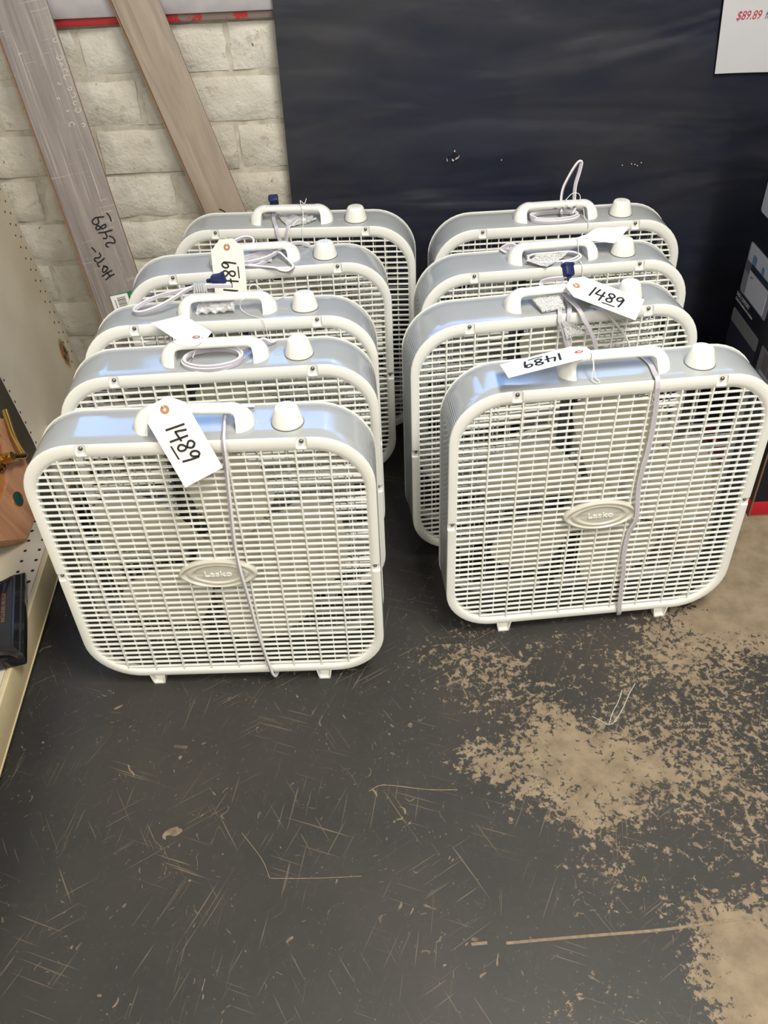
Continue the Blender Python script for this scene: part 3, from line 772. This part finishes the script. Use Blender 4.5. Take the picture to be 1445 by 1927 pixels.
# 8: flat bundle
c8 = cord_obj(8, [([(-.052, .046, T + .0060), (-.0104, .050, T + .0065), (.0300, .048, T + .007), (.0440, .040, T + .007), (.046, .030, T + .0055), (.030, .020, T + .004), (.008, .016, T + .0038), (-.030, .018, T + .0038), (-.050, .030, T + .004), (-.045, .042, T + .0095), (-.005, .043, T + .0105), (.030, .0415, T + .0110), (.047, .034, T + .0090), (.050, .024, T + .006), (.034, .012, T + .004), (.010, .009, T + .0038)], Zv),
                  ([(-.050, .060, T + .006), (-.0620, .074, T + .014), (-.0760, .086, T + .016), (-.0920, .092, T + .006), (-.085, .080, T + .003)], Zv)])
sheet('warning_label', [(-.0600, .0200, T + .010), (-.0290, .0420, T + .014), (.0270, .0360, T + .013), (-.0240, -.0060, T + .0065)], PAPER, c8, 8, 6, .003, .0005, 8.8, .002)
# 9: coil and a loop standing up
c9 = cord_obj(9, [(ellipse_coil(-.005, .034, T + .004, .050, .024, 3.1, start=3.4), Zv),
                  ([(.0300, .030, T + .012), (.0398, .044, .566), (.0432, .068, .578), (.0441, .074, .6038), (.0501, .078, .6279), (.0534, .080, .6471), (.0495, .080, .6515), (.0436, .080, .6464), (.0331, .078, .6302), (.019, .074, .6012), (.015, .068, .578), (.014, .050, .566), (.010, .036, T + .012)], Yv)])
#--TAGS--
# ------------------------------------------------------------------ price tags on strings
bpy.context.view_layer.update()
def fanpt(k, p): return FANS[k].matrix_world @ Vector(p)
def price_tag(t, Xa, Ya, hwid, label, text=None, up=1, rd=1, face=1, card=TAGM, ringm=RINGM, string=None, curl=0.0):
    Xa = Vector(Xa).normalized(); Ya = Vector(Ya); Ya = (Ya - Xa * Ya.dot(Xa)).normalized(); N = Xa.cross(Ya)
    root = empty('price_tag')
    root.matrix_world = Matrix(((Xa.x, Ya.x, N.x, t[0]), (Xa.y, Ya.y, N.y, t[1]), (Xa.z, Ya.z, N.z, t[2]), (0, 0, 0, 1)))
    w = hwid; L = hwid * 4.0; ch = w * .62
    bend = lambda y: curl * math.sin(math.pi * min(max(y / L, 0), 1))
    rows = [(0, w * .42), (ch * .5, w * .71), (ch, w)] + [(ch + (L - ch) * k / 8, w) for k in range(1, 9)]
    vs = []; fs = []; th = .0004
    for s in (-1, 1):
        for y, ww in rows:
            for q in (-1, 0, 1): vs.append((q * ww, y, bend(y) + s * th / 2))
    n_ = len(rows) * 3
    for i in range(len(rows) - 1):
        for j in range(2):
            q = (i * 3 + j, i * 3 + j + 1, (i + 1) * 3 + j + 1, (i + 1) * 3 + j); fs += [q[::-1], tuple(a + n_ for a in q)]
    ring = [0, 1, 2] + [i * 3 + 2 for i in range(1, len(rows))] + [(len(rows) - 1) * 3 + 1] + [i * 3 for i in range(len(rows) - 1, 0, -1)]
    fs += [(ring[i], ring[(i + 1) % len(ring)], ring[(i + 1) % len(ring)] + n_, ring[i] + n_) for i in range(len(ring))]
    mb = MB(); mb.add(vs, fs); mb.build('card', card, root)
    hy = w * .47
    mb = MB(); ls = []
    for r_, z in ((.0024, -.0006), (.0066, -.0006), (.0066, .0006), (.0024, .0006), (.0024, -.0006)):
        ls.append([Vector((r_ * math.cos(a), hy + r_ * math.sin(a), z + bend(hy))) for a in [2 * math.pi * k / 20 for k in range(20)]])
    mb.loops(ls); mb.build('reinforcement_ring', ringm, root)
    if text:
        h = w * .82; mb = MB(); x = 0.0
        y0 = L * .31 if rd > 0 else L * .78
        off = -w * .40 if up > 0 else w * .40
        def put(a, b): # a along reading, b up
            yy = y0 + rd * a
            return (off + up * b, yy, bend(yy) + face * .0008)
        adv = {}
        for ch_ in text:
            wd, sts = GLYPH[ch_]; adv[ch_] = x
            for st in sts: ribbon(mb, [put((x + a) * h * .86, b * h) for a, b in st], w * .10, 0, 4, .00015)
            x += wd + .08
        a0 = adv['8'] * h * .86
        ribbon(mb, [put(a0 - .002, -.24 * h), put(a0 + h * .7, -.22 * h)], w * .075, 0, 4, .00015)
        mb.build('handwriting', INK, root)
    if string:
        mi = root.matrix_world.inverted()
        mb = MB()
        for pts in string: tube(mb, [(0, hy, bend(hy) - face * .001), (0, hy * .55, bend(0) + face * .0025)] + [mi @ Vector(p) for p in pts], .0007, 6)
        mb.build('string', STRINGM, root)
    tag(root, label, 'price tag', 'price tags tied to the fan handles')
    return root
price_tag((-.3153, 1.0575, .6075), (.904, .22, .367), (.428, -.44, -.79), .0318, 'cream tag reading 1489 hanging over the front left fan\'s top edge', '1489', 1, 1, -1,
          string=[[fanpt(1, (-.045, .036, .590)), fanpt(1, (-.040, .048, .586)), fanpt(1, (-.034, .062, .580)), fanpt(1, (-.033, .060, .566)), fanpt(1, (-.036, .036, .566)), fanpt(1, (-.034, .033, .578)), fanpt(1, (-.024, .044, .5835)), fanpt(1, (-.006, .046, .5825)), fanpt(1, (-.004, .036, .577)), fanpt(1, (-.022, .034, .575)), fanpt(1, (-.034, .034, .582))]])
price_tag((-.2924, 1.2865, .577), (.812, .576, -.093), (-.583, .807, -.089), .0315, 'blank white tag lying behind the second left fan\'s handle', None, 1, 1, 1, TAGW, RINGR,
          string=[[fanpt(2, (-.030, .058, .588)), fanpt(2, (-.050, .056, .592)), fanpt(2, (-.062, .050, .590)), fanpt(2, (-.056, .038, .584)), fanpt(2, (-.030, .035, .580)), fanpt(2, (-.018, .038, .583)), fanpt(2, (-.014, .050, .5835)), fanpt(2, (-.020, .062, .578)), fanpt(2, (-.030, .052, .565)), fanpt(2, (-.034, .030, T + .012))]])
price_tag((-.2830, 1.630, .606), (.95, -.1, .08), (-.27, -.45, -.86), .0325, 'cream tag hanging upright from the fourth left fan\'s handle, writing running upwards', '1489', -1, -1, -1,
          string=[[fanpt(4, (-.052, .036, .602)), fanpt(4, (-.062, .044, .600)), fanpt(4, (-.070, .040, .585)), fanpt(4, (-.068, .022, .565)), fanpt(4, (-.072, .008, T + .004))]])
price_tag((.3249, 1.1584, .6002), (-.053, .972, -.231), (-.979, -.096, -.179), .0333, 'white tag with 1489 upside down, lying on the front right fan', '1489', -1, 1, 1, TAGW, RINGR,
          string=[[fanpt(6, (-.048, .034, .595)), fanpt(6, (-.044, .028, .588)), fanpt(6, (-.042, .020, .572)), fanpt(6, (-.044, .014, T + .006)), fanpt(6, (-.038, .004, T + .004)), fanpt(6, (-.033, .008, T + .004)), fanpt(6, (-.038, .018, T + .008)), fanpt(6, (-.041, .028, .580)), fanpt(6, (-.040, .044, .583))]])
price_tag((.3414, 1.4063, .5915), (.438, .891, .12), (.885, -.404, -.231), .0333, 'large cream tag reading 1489 across the second right fan\'s handle', '1489', 1, 1, -1,
          string=[[fanpt(7, (.014, .040, .592)), fanpt(7, (.010, .046, .590)), fanpt(7, (.006, .048, .583)), fanpt(7, (.006, .036, .575))]])
# bent blank tag beside the third right fan's knob
root = empty('price_tag', fanpt(8, (.05, .05, T)))
mi_ = Matrix.Translation(root.location).inverted()
q8 = [mi_ @ fanpt(8, p) for p in ((.038, .055, .581), (.100, .098, .580), (.160, .080, .586), (.118, .036, .5735))]
o8 = sheet('card', q8, TAGW, root, 10, 8, .001, .0005, 2.0, .004)
mb = MB(); tube(mb, [mi_ @ fanpt(8, p) for p in ((.052, .052, .584), (.046, .042, .585), (.045, .034, .578), (.046, .030, .565), (.046, .022, T + .004), (.046, .004, T + .004), (.0480, -.004, .5423), (.0490, -.004, .520))], .0007)
mb.build('string', STRINGM, root)
tag(root, 'bent blank white tag lying between handle and knob of the third right fan', 'price tag', 'price tags tied to the fan handles')
# loose strings without a visible tag
def string_thing(k, paths, label):
    root = empty('string', fanpt(k, (.05, .05, T))); mi = Matrix.Translation(root.location).inverted()
    mb = MB()
    for pts in paths: tube(mb, [mi @ fanpt(k, p) for p in pts], .0007)
    mb.build('strand', STRINGM, root); tag(root, label, 'string', 'loose tag strings')
string_thing(3, [[(.1076, .100, .553), (.0934, .0890, T + .003), (.0778, .0740, T + .006), (.0582, .0690, .582), (.0482, .0680, .587), (.0427, .0580, .586), (.0440, .0480, .584), (.0380, .0360, .577), (.0275, .0360, .570), (.0253, .0400, T + .006), (.0414, .0200, T + .002), (.0640, -.0005, T + .0035), (.0700, -.0030, .5400), (.0718, -.0035, .5281), (.0737, -.0035, .5061)]], 'white string hanging from the middle left fan\'s handle over its front')
string_thing(5, [[(.0354, .052, .594), (.0300, .048, .584), (.0225, .046, .592), (.0251, .036, .582), (.0281, .030, .570), (.0281, .008, T + .003), (.0275, -.001, T + .0025), (.0265, -.0030, .5343), (.0247, -.0030, .505)]], 'white string tied around the rearmost left fan\'s handle')
string_thing(9, [[(.018, .036, .578), (.020, .048, .5845), (.024, .060, .580), (.036, .064, .590), (.048, .058, .592), (.050, .046, .586), (.040, .036, .578), (.026, .034, .574), (.020, .036, .578)], [(.0560, .034, .568), (.0580, .022, T + .004), (.0600, .010, T + .002), (.0600, -.001, T + .0035), (.0605, -.0025, .540)]], 'white string knotted on the rearmost right fan\'s handle')

# ------------------------------------------------------------------ two laminate planks leaning on the sill
def wood(name, dark, light, streak, sc=1.0, cross=0.0):
    m = mat(name, dark, 0.42)
    g = G(m); P = g.tc.outputs['Object']
    a = g.noise(g.mapping(P, sc=(70 * sc, 3.2, 70)), 1.0, 6, 0.65, 0.8).outputs['Fac']
    b = g.noise(g.mapping(P, sc=(260, 5, 260)), 1.0, 3, 0.6).outputs['Fac']
    w = g.noise(g.mapping(P, sc=(14, 1.8, 14)), 1.0, 4, 0.6, 1.5).outputs['Fac']
    c = g.mix(g.ramp(w, 0.3, 0.7), dark, light)
    c = g.mix(g.math('MULTIPLY', g.ramp(a, 0.45, 0.7), 0.55), c, [x * .62 for x in dark])
    c = g.mix(g.math('MULTIPLY', g.ramp(b, 0.56, 0.68), streak), c, (0.52, 0.49, 0.46))
    if cross:
        d = g.noise(g.mapping(P, sc=(9, 330, 9)), 1.0, 2, 0.5).outputs['Fac']
        gate = g.ramp(g.noise(P, 14, 2).outputs['Fac'], 0.5, 0.62)
        c = g.mix(g.math('MULTIPLY', g.math('MULTIPLY', g.ramp(d, 0.60, 0.70), gate), cross), c, (0.52, 0.49, 0.46))
    g.l.new(c, g.b.inputs['Base Color']); g.bump(g.math('ADD', a, b), 0.15, 0.001)
    return m
MDF = mat('brown_fibreboard', (0.22, 0.125, 0.07), 0.8, noise=0.15, nscale=200)
W1 = wood('grey_oak_laminate', (0.215, 0.185, 0.175), (0.30, 0.265, 0.25), 0.45, 1.0, 0.55)
W2 = wood('beige_oak_laminate', (0.30, 0.245, 0.195), (0.39, 0.325, 0.265), 0.12, 0.6)
def plank(slope, k, xc, y0, hwid, length, m, label):
    a = Vector((slope, k, 1)).normalized(); n = Vector((0, -1, k)).normalized(); w = a.cross(n)
    if w.x < 0: w = -w
    root = empty('laminate_plank')
    root.matrix_world = Matrix(((w.x, a.x, n.x, xc), (w.y, a.y, n.y, y0), (w.z, a.z, n.z, 0), (0, 0, 0, 1)))
    e = .006 / 1  # keep lowest corner on the floor
    zl = max(hwid * abs(w.z), 0) / a.z + .0015
    mb = MB(); mb.box(-hwid, hwid, zl, length, -.0015, 0, bev=.0004); mb.build('board_face', m, root)
    mb = MB(); mb.box(-hwid + .0005, hwid - .0005, zl, length, -.0090, -.0015); mb.box(-hwid - .0055, -hwid + .0005, zl, length, -.0062, -.0032); mb.box(-hwid - .0028, -hwid + .0005, zl, length, -.0090, -.0062)
    mb.build('board_core', MDF, root)
    tag(root, label, 'plank')
    return root
p1 = plank(-.165, (2.005 - 1.80) / .95, -.535 + .0015, 1.80, .0585, 1.17, W1, 'wide grey oak laminate plank with handwritten numbers leaning by the brick wall')
p2 = plank(-.275, (2.01 - 1.965) / .95, -.1935, 1.965, .0455, 1.12, W2, 'narrow beige oak laminate plank leaning behind the rearmost left fan')
ST = {'under': [(0.036, 0.5727), (0.0392, 0.5651), (0.0394, 0.5555)], 'nine': [(0.0258, 0.5671), (0.0165, 0.5683), (0.0061, 0.5684), (-0.0016, 0.5637), (-0.0017, 0.5574), (0.0055, 0.5545), (0.0113, 0.5582), (0.0119, 0.5658)],
 'eight': [(0.0242, 0.5507), (0.0163, 0.5495), (0.0074, 0.5436), (0.0009, 0.5442), (0.0021, 0.5496), (0.0087, 0.5511), (0.0121, 0.544), (0.0195, 0.5439), (0.0244, 0.5471), (0.0242, 0.5507)],
 'four1': [(0.0339, 0.536), (0.0178, 0.5351), (0.0031, 0.536)], 'four2': [(0.0175, 0.5344), (0.0188, 0.5256), (0.015, 0.5214), (0.0094, 0.5226)],
 'two': [(0.0244, 0.5245), (0.0305, 0.5204), (0.033, 0.5127), (0.029, 0.5079), (0.021, 0.5109), (0.0128, 0.5112), (0.0095, 0.5062), (0.0134, 0.5025)],
 'dash': [(-0.0232, 0.5079), (-0.0205, 0.503), (-0.0184, 0.4982)], 'two2': [(-0.011, 0.4938), (-0.0104, 0.4872), (-0.0161, 0.484), (-0.0242, 0.4849), (-0.0273, 0.4805), (-0.0248, 0.477)],
 'seven': [(-0.0046, 0.4802), (-0.0149, 0.475), (-0.0232, 0.4731), (-0.0236, 0.468), (-0.0223, 0.4641)],
 'o': [(-0.012, 0.4641), (-0.0042, 0.4581), (-0.0091, 0.4533), (-0.0163, 0.4503), (-0.0181, 0.4537), (-0.0142, 0.4602), (-0.0091, 0.4636), (-0.0045, 0.4597)],
 'h1': [(0.003, 0.4507), (-0.0097, 0.4475), (-0.0222, 0.4427)], 'h2': [(0.005, 0.4415), (-0.005, 0.4391), (-0.0171, 0.4334)], 'h3': [(-0.0092, 0.4488), (-0.0053, 0.4384)]}
mb = MB()
for k, pts in ST.items(): ribbon(mb, [(a, b, .0004) for a, b in pts], .0033, 0, 4, .0002)
mb.build('handwriting', INK, p1)
mb = MB(); ribbon(mb, [(-.010, .553, .0004), (-.004, .548, .0004), (.0, .542, .0004)], .0024, 0, 4, .0002); mb.build('handwriting', INK, p2)
LABW = mat('white_sticker', (.78, .78, .76), .5); LABG = mat('green_sticker', (.012, .16, .07), .5)
mb = MB(); mb.box(-.0215, .0200, .330, .3945, 0.0001, .0006); st = mb.build('barcode_sticker', LABW, p1)
mb = MB(); mb.box(.0200, .0420, .330, .3975, 0.0001, .0006); mb.box(-.0222, .0200, .3945, .3962, .0001, .0006); mb.build('green_band', LABG, st)
mb = MB(); yy = .3880
for k in range(13):
    h_ = (.0011, .0007, .0018, .0007, .0013)[k % 5]; mb.box(-.0075, .0125, yy - h_, yy, .0006, .0008); yy -= h_ + (.0010, .0016, .0008)[k % 3]
for k in range(6): mb.box(-.0145, -.0120, .381 - k * .004, .3835 - k * .004, .0006, .0008)
tag(mb.build('barcode', INK, st), kind='stuff')
v_, f_ = text_geo('RTL', .012, .0001)
mb = MB(); mb.add([(.030 - p.y, .382 + p.x, .0008 + p.z) for p in v_], f_); mb.build('sticker_letters', LABW, st)
GLUE = mat('dried_glue', (.78, .74, .62), .2)
mb = MB()
for i, (a, b) in enumerate([(-.0298, .9063), (.0503, .9167), (.0467, .885), (.0464, .8728), (.0492, .8594), (.0479, .8479), (.029, .84), (.0464, .8265), (.0482, .8134), (.016, .8128), (.0479, .7983), (.0484, .7841), (.0271, .7884), (.0487, .7546), (.0254, .7602)]):
    r = .003 + .0014 * (i % 3); a0 = i * 1.3; sp = 3.4 + (i % 4) * .6
    ribbon(mb, [(a + r * math.cos(a0 + sp * q / 7), b + r * .75 * math.sin(a0 + sp * q / 7), .0004) for q in range(8)], .0008, 0, 2, .0002)
tag(mb.build('glue_spots', GLUE, p1), kind='stuff')

# ------------------------------------------------------------------ store shelf unit on the left
CREAM = mat('cream_enamel', (.52, .465, .365), .5, noise=.05, nscale=8)
YCREAM = mat('yellowed_enamel', (.50, .42, .255), .45, noise=.06, nscale=20)
HOLE = mat('hole_shadow', (.008, .007, .006), .95)
PANELM = mat('pegboard_enamel', (.45, .40, .31), .5)
g = G(PANELM); P = g.tc.outputs['Object']
n1 = g.noise(P, 60, 6, .7).outputs['Fac']; n2 = g.noise(P, 5, 3).outputs['Fac']
c = g.mix(g.ramp(n2, .3, .7), (.50, .44, .335), (.58, .52, .41))
sc_ = g.mapping(P, (0, -.777 * 1.0, -.185 * .62), (0, 0, 0), (0.0, 1.0, .62))
bl = g.math('ADD', g.dist(sc_, (0, 0, 0)), g.math('MULTIPLY', g.math('SUBTRACT', n1, .5), .022))
c = g.mix(g.ramp(bl, .030, .016), c, (.30, .15, .05))
c = g.mix(g.math('MULTIPLY', g.ramp(bl, .021, .014), g.ramp(n1, .44, .56)), c, (.035, .018, .008))
g.l.new(c, g.b.inputs['Base Color'])
su = empty('shelf_unit', (-.6535, 1.2, 0), (0, 0, .0519))
PX = lambda z: -.102 - .116 * (z - .15)
mb = MB()
zt, zb = 1.35, .02
mb.add([(PX(zb), -1.3, zb), (PX(zb), .845, zb), (PX(zt), .845, zt), (PX(zt), -1.3, zt), (PX(zb) - .012, -1.3, zb), (PX(zb) - .012, .845, zb), (PX(zt) - .012, .845, zt), (PX(zt) - .012, -1.3, zt)],
       [(0, 1, 2, 3), (7, 6, 5, 4), (0, 4, 5, 1), (1, 5, 6, 2), (2, 6, 7, 3), (3, 7, 4, 0)])
pb = mb.build('back_panel', PANELM, su)
def holes(pts, axis, parent, r=.0029):
    mb = MB()
    for p in pts:
        if axis == 'x': M = Matrix.Translation(p) @ Matrix.Rotation(math.radians(90 - 6.6), 4, 'Y')
        else: M = Matrix.Translation(p)
        mb.lathe([(r, -.001), (r, .0003)], 10, M)
    return tag(mb.build('peg_holes', HOLE, parent), kind='stuff')
hp = [(PX(z), .4135, z) for z in [.1633 + .0275 * k for k in range(40)]]
hp += [(PX(z), .798, z) for z in [.1475 + .0285 * k for k in range(38)]] + [(PX(z), .826, z) for z in [.162 + .0285 * k for k in range(38)]]
hp += [(PX(z), -.10 - .366 * j, z) for j in range(3) for z in [.2165 + .0277 * k for k in range(30)]]
holes(hp, 'x', pb)
mb = MB(); mb.box(-.105, -.0125, -1.3, .50, .138, .149); mb.box(-.016, -.0085, -1.3, .50, .133, .1455)
dk = mb.build('deck', CREAM, su)
holes([(x, -.0572 + .0296 * k, .1490) for x in (-.0219, -.0495) for k in range(-24, 18)], 'z', dk, .0034)
mb = MB(); mb.box(-.0090, .0, -1.3, .50, .085, .1515, bev=.0025); mb.box(-.003, .0018, -1.3, .50, .085, .0885, bev=.001); mb.build('front_rail', YCREAM, su)
mb = MB(); mb.box(-.085, -.075, -1.3, .50, 0, .138); mb.build('kick_plate', DARKM, su)
mb = MB(); mb.box(-.12, -.085, .45, .50, 0, .138); mb.box(-.12, -.085, -1.3, -1.25, 0, .138); mb.build('base_leg', DARKM, su)
tag(su, 'cream metal store shelf with perforated back panel along the left side', 'shelf')
bpy.context.view_layer.update()
SM = su.matrix_world
# wooden hardware plaque leaning on the panel
OAK = wood('oak_stain', (.30, .115, .03), (.40, .17, .055), .0, .7)
OAKL = wood('oak_frame', (.33, .155, .075), (.42, .22, .12), .0, .8)
BRASS = mat('polished_brass', (.60, .36, .10), .18, metal=1.0)
BRONZ = mat('reeded_bronze', (.085, .075, .055), .4, metal=.5)
pl = empty('hardware_plaque')
uu = Vector((-.37, 0, .929)); nn_ = Vector((.929, 0, .37))
pl.matrix_world = SM @ Matrix(((0, uu.x, nn_.x, -.0680), (1, uu.y, nn_.y, 0), (0, uu.z, nn_.z, .1492), (0, 0, 0, 1)))
def prism(mb, poly, z0, z1, inset=0.0):
    k = len(poly); c = Vector((sum(p[0] for p in poly) / k, sum(p[1] for p in poly) / k))
    L0 = [Vector((p[0], p[1], z0)) for p in poly]; L1 = [Vector((p[0], p[1], z1 - inset)) for p in poly]
    L2 = [Vector((p[0] + (c.x - p[0]) * inset * 14, p[1] + (c.y - p[1]) * inset * 14, z1)) for p in poly]
    mb.loops([L0, L1, L2] if inset else [L0, L1], True, True, True)
outer = [(.080, .001), (.175, .001), (.252, .060), (.305, .122), (.305, .160), (-.06, .160), (-.06, .126), (.029, .046)]
mb = MB(); prism(mb, outer, 0, .018, .004); mb.build('board', OAK, pl)
inner = [(.060, .082), (.165, .092), (.215, .116), (.255, .142), (.255, .150), (-.02, .150), (-.02, .140), (.045, .088)]
mb = MB(); ls = [[Vector((p[0], p[1], z)) for p in poly] for poly, z in ((outer, .010), ([(.0815, .005), (.1735, .005), (.2485, .062), (.3005, .1225), (.3005, .157), (-.055, .157), (-.055, .128), (.033, .048)], .026), (inner, .026), (inner, .012))]
mb.loops(ls); mb.build('frame', OAKL, pl)
mb = MB(); mb.lathe([(.0155, .0255), (.0155, .0275), (.0135, .0280)], 28, Matrix.Translation((.146, .058, 0)) @ Matrix.Scale(.82, 4, (0, 1, 0)))
mb.build('oval_emblem', mat('dark_green_enamel', (.01, .05, .05), .3), pl)
mb = MB(); ls = []
for r_, z in ((.0153, .0262), (.0170, .0262), (.0170, .0284), (.0153, .0284), (.0153, .0262)):
    ls.append([Vector((.146 + r_ * math.cos(a), .058 + .82 * r_ * math.sin(a), z)) for a in [2 * math.pi * k / 28 for k in range(28)]])
mb.loops(ls); mb.build('emblem_rim', BRASS, pl)
mb = MB(); mb.box(.130, .170, .112, .120, .018, .0195); mb.build('maker_label', mat('grey_tin', (.28, .28, .30), .4, metal=.4), pl)
mb = MB()
mb.lathe([(.021, .014), (.021, .022), (.017, .025), (.019, .028), (.014, .032), (.015, .036), (.0095, .040), (.0085, .062)], 28, Matrix.Translation((.182, .130, 0)))
mb.build('rosette', BRASS, pl)
mb = MB(); tube(mb, [(.176, .140, .050), (.182, .134, .052), (.208, .112, .052), (.229, .098, .050), (.238, .104, .046), (.262, .130, .040), (.292, .152, .036), (.312, .166, .033)], .0062, 16, 6)
mb.build('lever', BRASS, pl)
tag(pl, 'oak plaque with brass lever handle and green oval emblem on the shelf', 'plaque')
# dark reeded plate behind it
mb = MB(); N_ = 26; ls = []
for s_ in range(15):
    z = .1495 + .29 * s_ / 14
    hwid = .034 if z > .185 else .034 * math.sqrt(max(1 - ((.185 - z) / .0362) ** 2, .01))
    L = []
    for j in range(N_):
        v = -1 + 2 * j / (N_ - 1)
        L.append(Vector((PX(z) + .003 + .010 * math.sqrt(max(1 - v * v * .96, 0)) + (.0016 if j % 2 else 0), .356 + v * hwid, z)))
    L += [Vector((PX(z) + .001, .356 + hwid, z)), Vector((PX(z) + .001, .356 - hwid, z))]
    ls.append([SM @ p for p in L])
rp = MB().loops(ls, True, True, True).build('reeded_plate', BRONZ, None, 25)
tag(rp, 'dark bronze reeded plate with rounded end leaning on the perforated panel', 'plate')
# glossy black case
BLK = mat('black_lacquer', (.006, .006, .009), .08, spec=.6)
bc = empty('black_case', (-.692, 1.052, .1517), (0, 0, .27))
mb = MB(); mb.box(-.035, .050, -.103, .103, 0, .020, bev=.004); mb.build('base', BLK, bc)
mb = MB(); ls = []
def ogee(k, z):
    L = []
    for i in range(40):
        u = i / 40 * 4; s_ = int(u); f = u - s_
        x0, x1, y0, y1 = -.035 + k, .050 - k, -.103 + k, .103 - k
        if s_ == 0: p = (x0 + (x1 - x0) * f, y0 + .012 * math.sin(math.pi * f) ** 2 * (1 if f < .9 else 1))
        elif s_ == 1: p = (x1, y0 + (y1 - y0) * f)
        elif s_ == 2: p = (x1 + (x0 - x1) * f, y1 - .010 * math.sin(math.pi * f) ** 2)
        else: p = (x0, y1 + (y0 - y1) * f)
        L.append(Vector((p[0], p[1], z)))
    return L
mb.loops([ogee(-.001, .018), ogee(-.001, .026), ogee(.003, .030), ogee(.006, .030), ogee(.009, .034), ogee(.0125, .038), ogee(.016, .0385), ogee(.018, .036)], True, True, True)
ld = mb.build('lid', BLK, bc)
v_, f_ = text_geo('INCLUDED REVILLE', .0085, .0001, 1.0)
mb = MB(); mb.add([(.018 - p.y, .012 + p.x, .0362 + p.z) for p in v_], f_); mb.build('gilt_lettering', mat('gilt_print', (.22, .12, .05), .5), ld)
tag(bc, 'glossy black lacquered case lying on the cream shelf deck', 'case')

# ------------------------------------------------------------------ printed carton on the right
CART = mat('navy_carton', (.004, .006, .016), .38, spec=.4); CRED = mat('red_carton_band', (.42, .008, .02), .45); KRAFT = mat('kraft_edge', (.20, .13, .08), .85)
ct = empty('appliance_carton', (.808, 1.4307, 0))
mb = MB(); mb.box(.0012, .46, .0012, .3255, .001, .84, bev=.003); mb.build('carton_body', CART, ct)
mb = MB(); mb.box(.0004, .4605, .0004, .3260, .0005, .041, bev=.002); mb.build('red_band', CRED, ct)
mb = MB(); mb.box(0, .004, 0, .004, 0, .842, bev=.001); mb.box(.0, .462, .0, .004, 0, .003, bev=.001); mb.build('kraft_edge', KRAFT, ct)
def rr2(y0, y1, z0, z1, r, x, n=5):
    out = []
    for cy, cz, a0 in ((y1 - r, z0 + r, -90), (y1 - r, z1 - r, 0), (y0 + r, z1 - r, 90), (y0 + r, z0 + r, 180)):
        for k in range(n + 1):
            a = math.radians(a0 + 90 * k / n); out.append(Vector((x, cy + r * math.cos(a), cz + r * math.sin(a))))
    return out
def decal(name, y0, y1, z0, z1, r, m, parent, lay=0):
    x = .0010 - lay * .0003
    mb = MB(); mb.loops([rr2(y0, y1, z0, z1, r, .0014), rr2(y0, y1, z0, z1, r, x)], True, True, True); return mb.build(name, m, parent)
yy = lambda y: y - 1.4307
PH = {n_: mat('print_' + n_, c_, .45) for n_, c_ in dict(lilac=(.27, .26, .30), pale=(.48, .47, .52), mid=(.13, .12, .14), dark=(.015, .017, .04), white=(.55, .55, .58), teal=(.10, .24, .36), grey=(.20, .20, .21)).items()}
ph = decal('product_photo', yy(1.600), yy(1.750), .389, .502, .008, PH['lilac'], ct)
decal('photo_window', yy(1.602), yy(1.745), .462, .499, .004, PH['pale'], ph, 1)
decal('photo_sofa', yy(1.602), yy(1.748), .438, .462, .003, PH['mid'], ph, 1)
decal('photo_plant', yy(1.700), yy(1.722), .462, .484, .006, PH['teal'], ph, 2)
decal('photo_plant', yy(1.655), yy(1.670), .455, .480, .005, PH['teal'], ph, 2)
decal('photo_appliance', yy(1.618), yy(1.722), .392, .450, .003, PH['white'], ph, 2)
decal('photo_appliance_top', yy(1.616), yy(1.720), .449, .463, .004, PH['dark'], ph, 3)
decal('photo_vent', yy(1.700), yy(1.712), .436, .439, .001, PH['mid'], ph, 3)
p2_ = decal('product_photo', yy(1.603), yy(1.757), .258, .346, .006, PH['dark'], ct)
decal('photo_panel', yy(1.604), yy(1.756), .314, .345, .005, PH['grey'], p2_, 1)
p3_ = decal('product_photo', yy(1.445), yy(1.582), .258, .346, .006, PH['grey'], ct)
for a, b in ((1.535, 1.562), (1.490, 1.530), (1.450, 1.485)): decal('photo_window', yy(a), yy(b), .300, .340, .002, PH['mid'], p3_, 1)
decal('photo_sill', yy(1.447), yy(1.566), .290, .297, .001, PH['pale'], p3_, 1)
decal('product_photo', yy(1.600), yy(1.744), .568, .68, .008, PH['pale'], ct)
decal('product_photo', yy(1.445), yy(1.582), .389, .502, .008, PH['lilac'], ct)
for body, y, z, sz, sx_ in (('3-IN-1 COMFORT', 1.759, .3775, .0125, .78), ('Cools, dehumidifies and ventilates', 1.759, .3660, .0088, .84)):
    v_, f_ = text_geo(body, sz, .0001, sx_, 0, 'LEFT')
    mb = MB(); mb.add([(.0009 - p.z, yy(y) - p.x, z + p.y) for p in v_], f_); mb.build('carton_lettering', PH['white'], ct)
tag(ct, 'tall navy appliance carton with red base band and printed photos beside right row', 'carton')
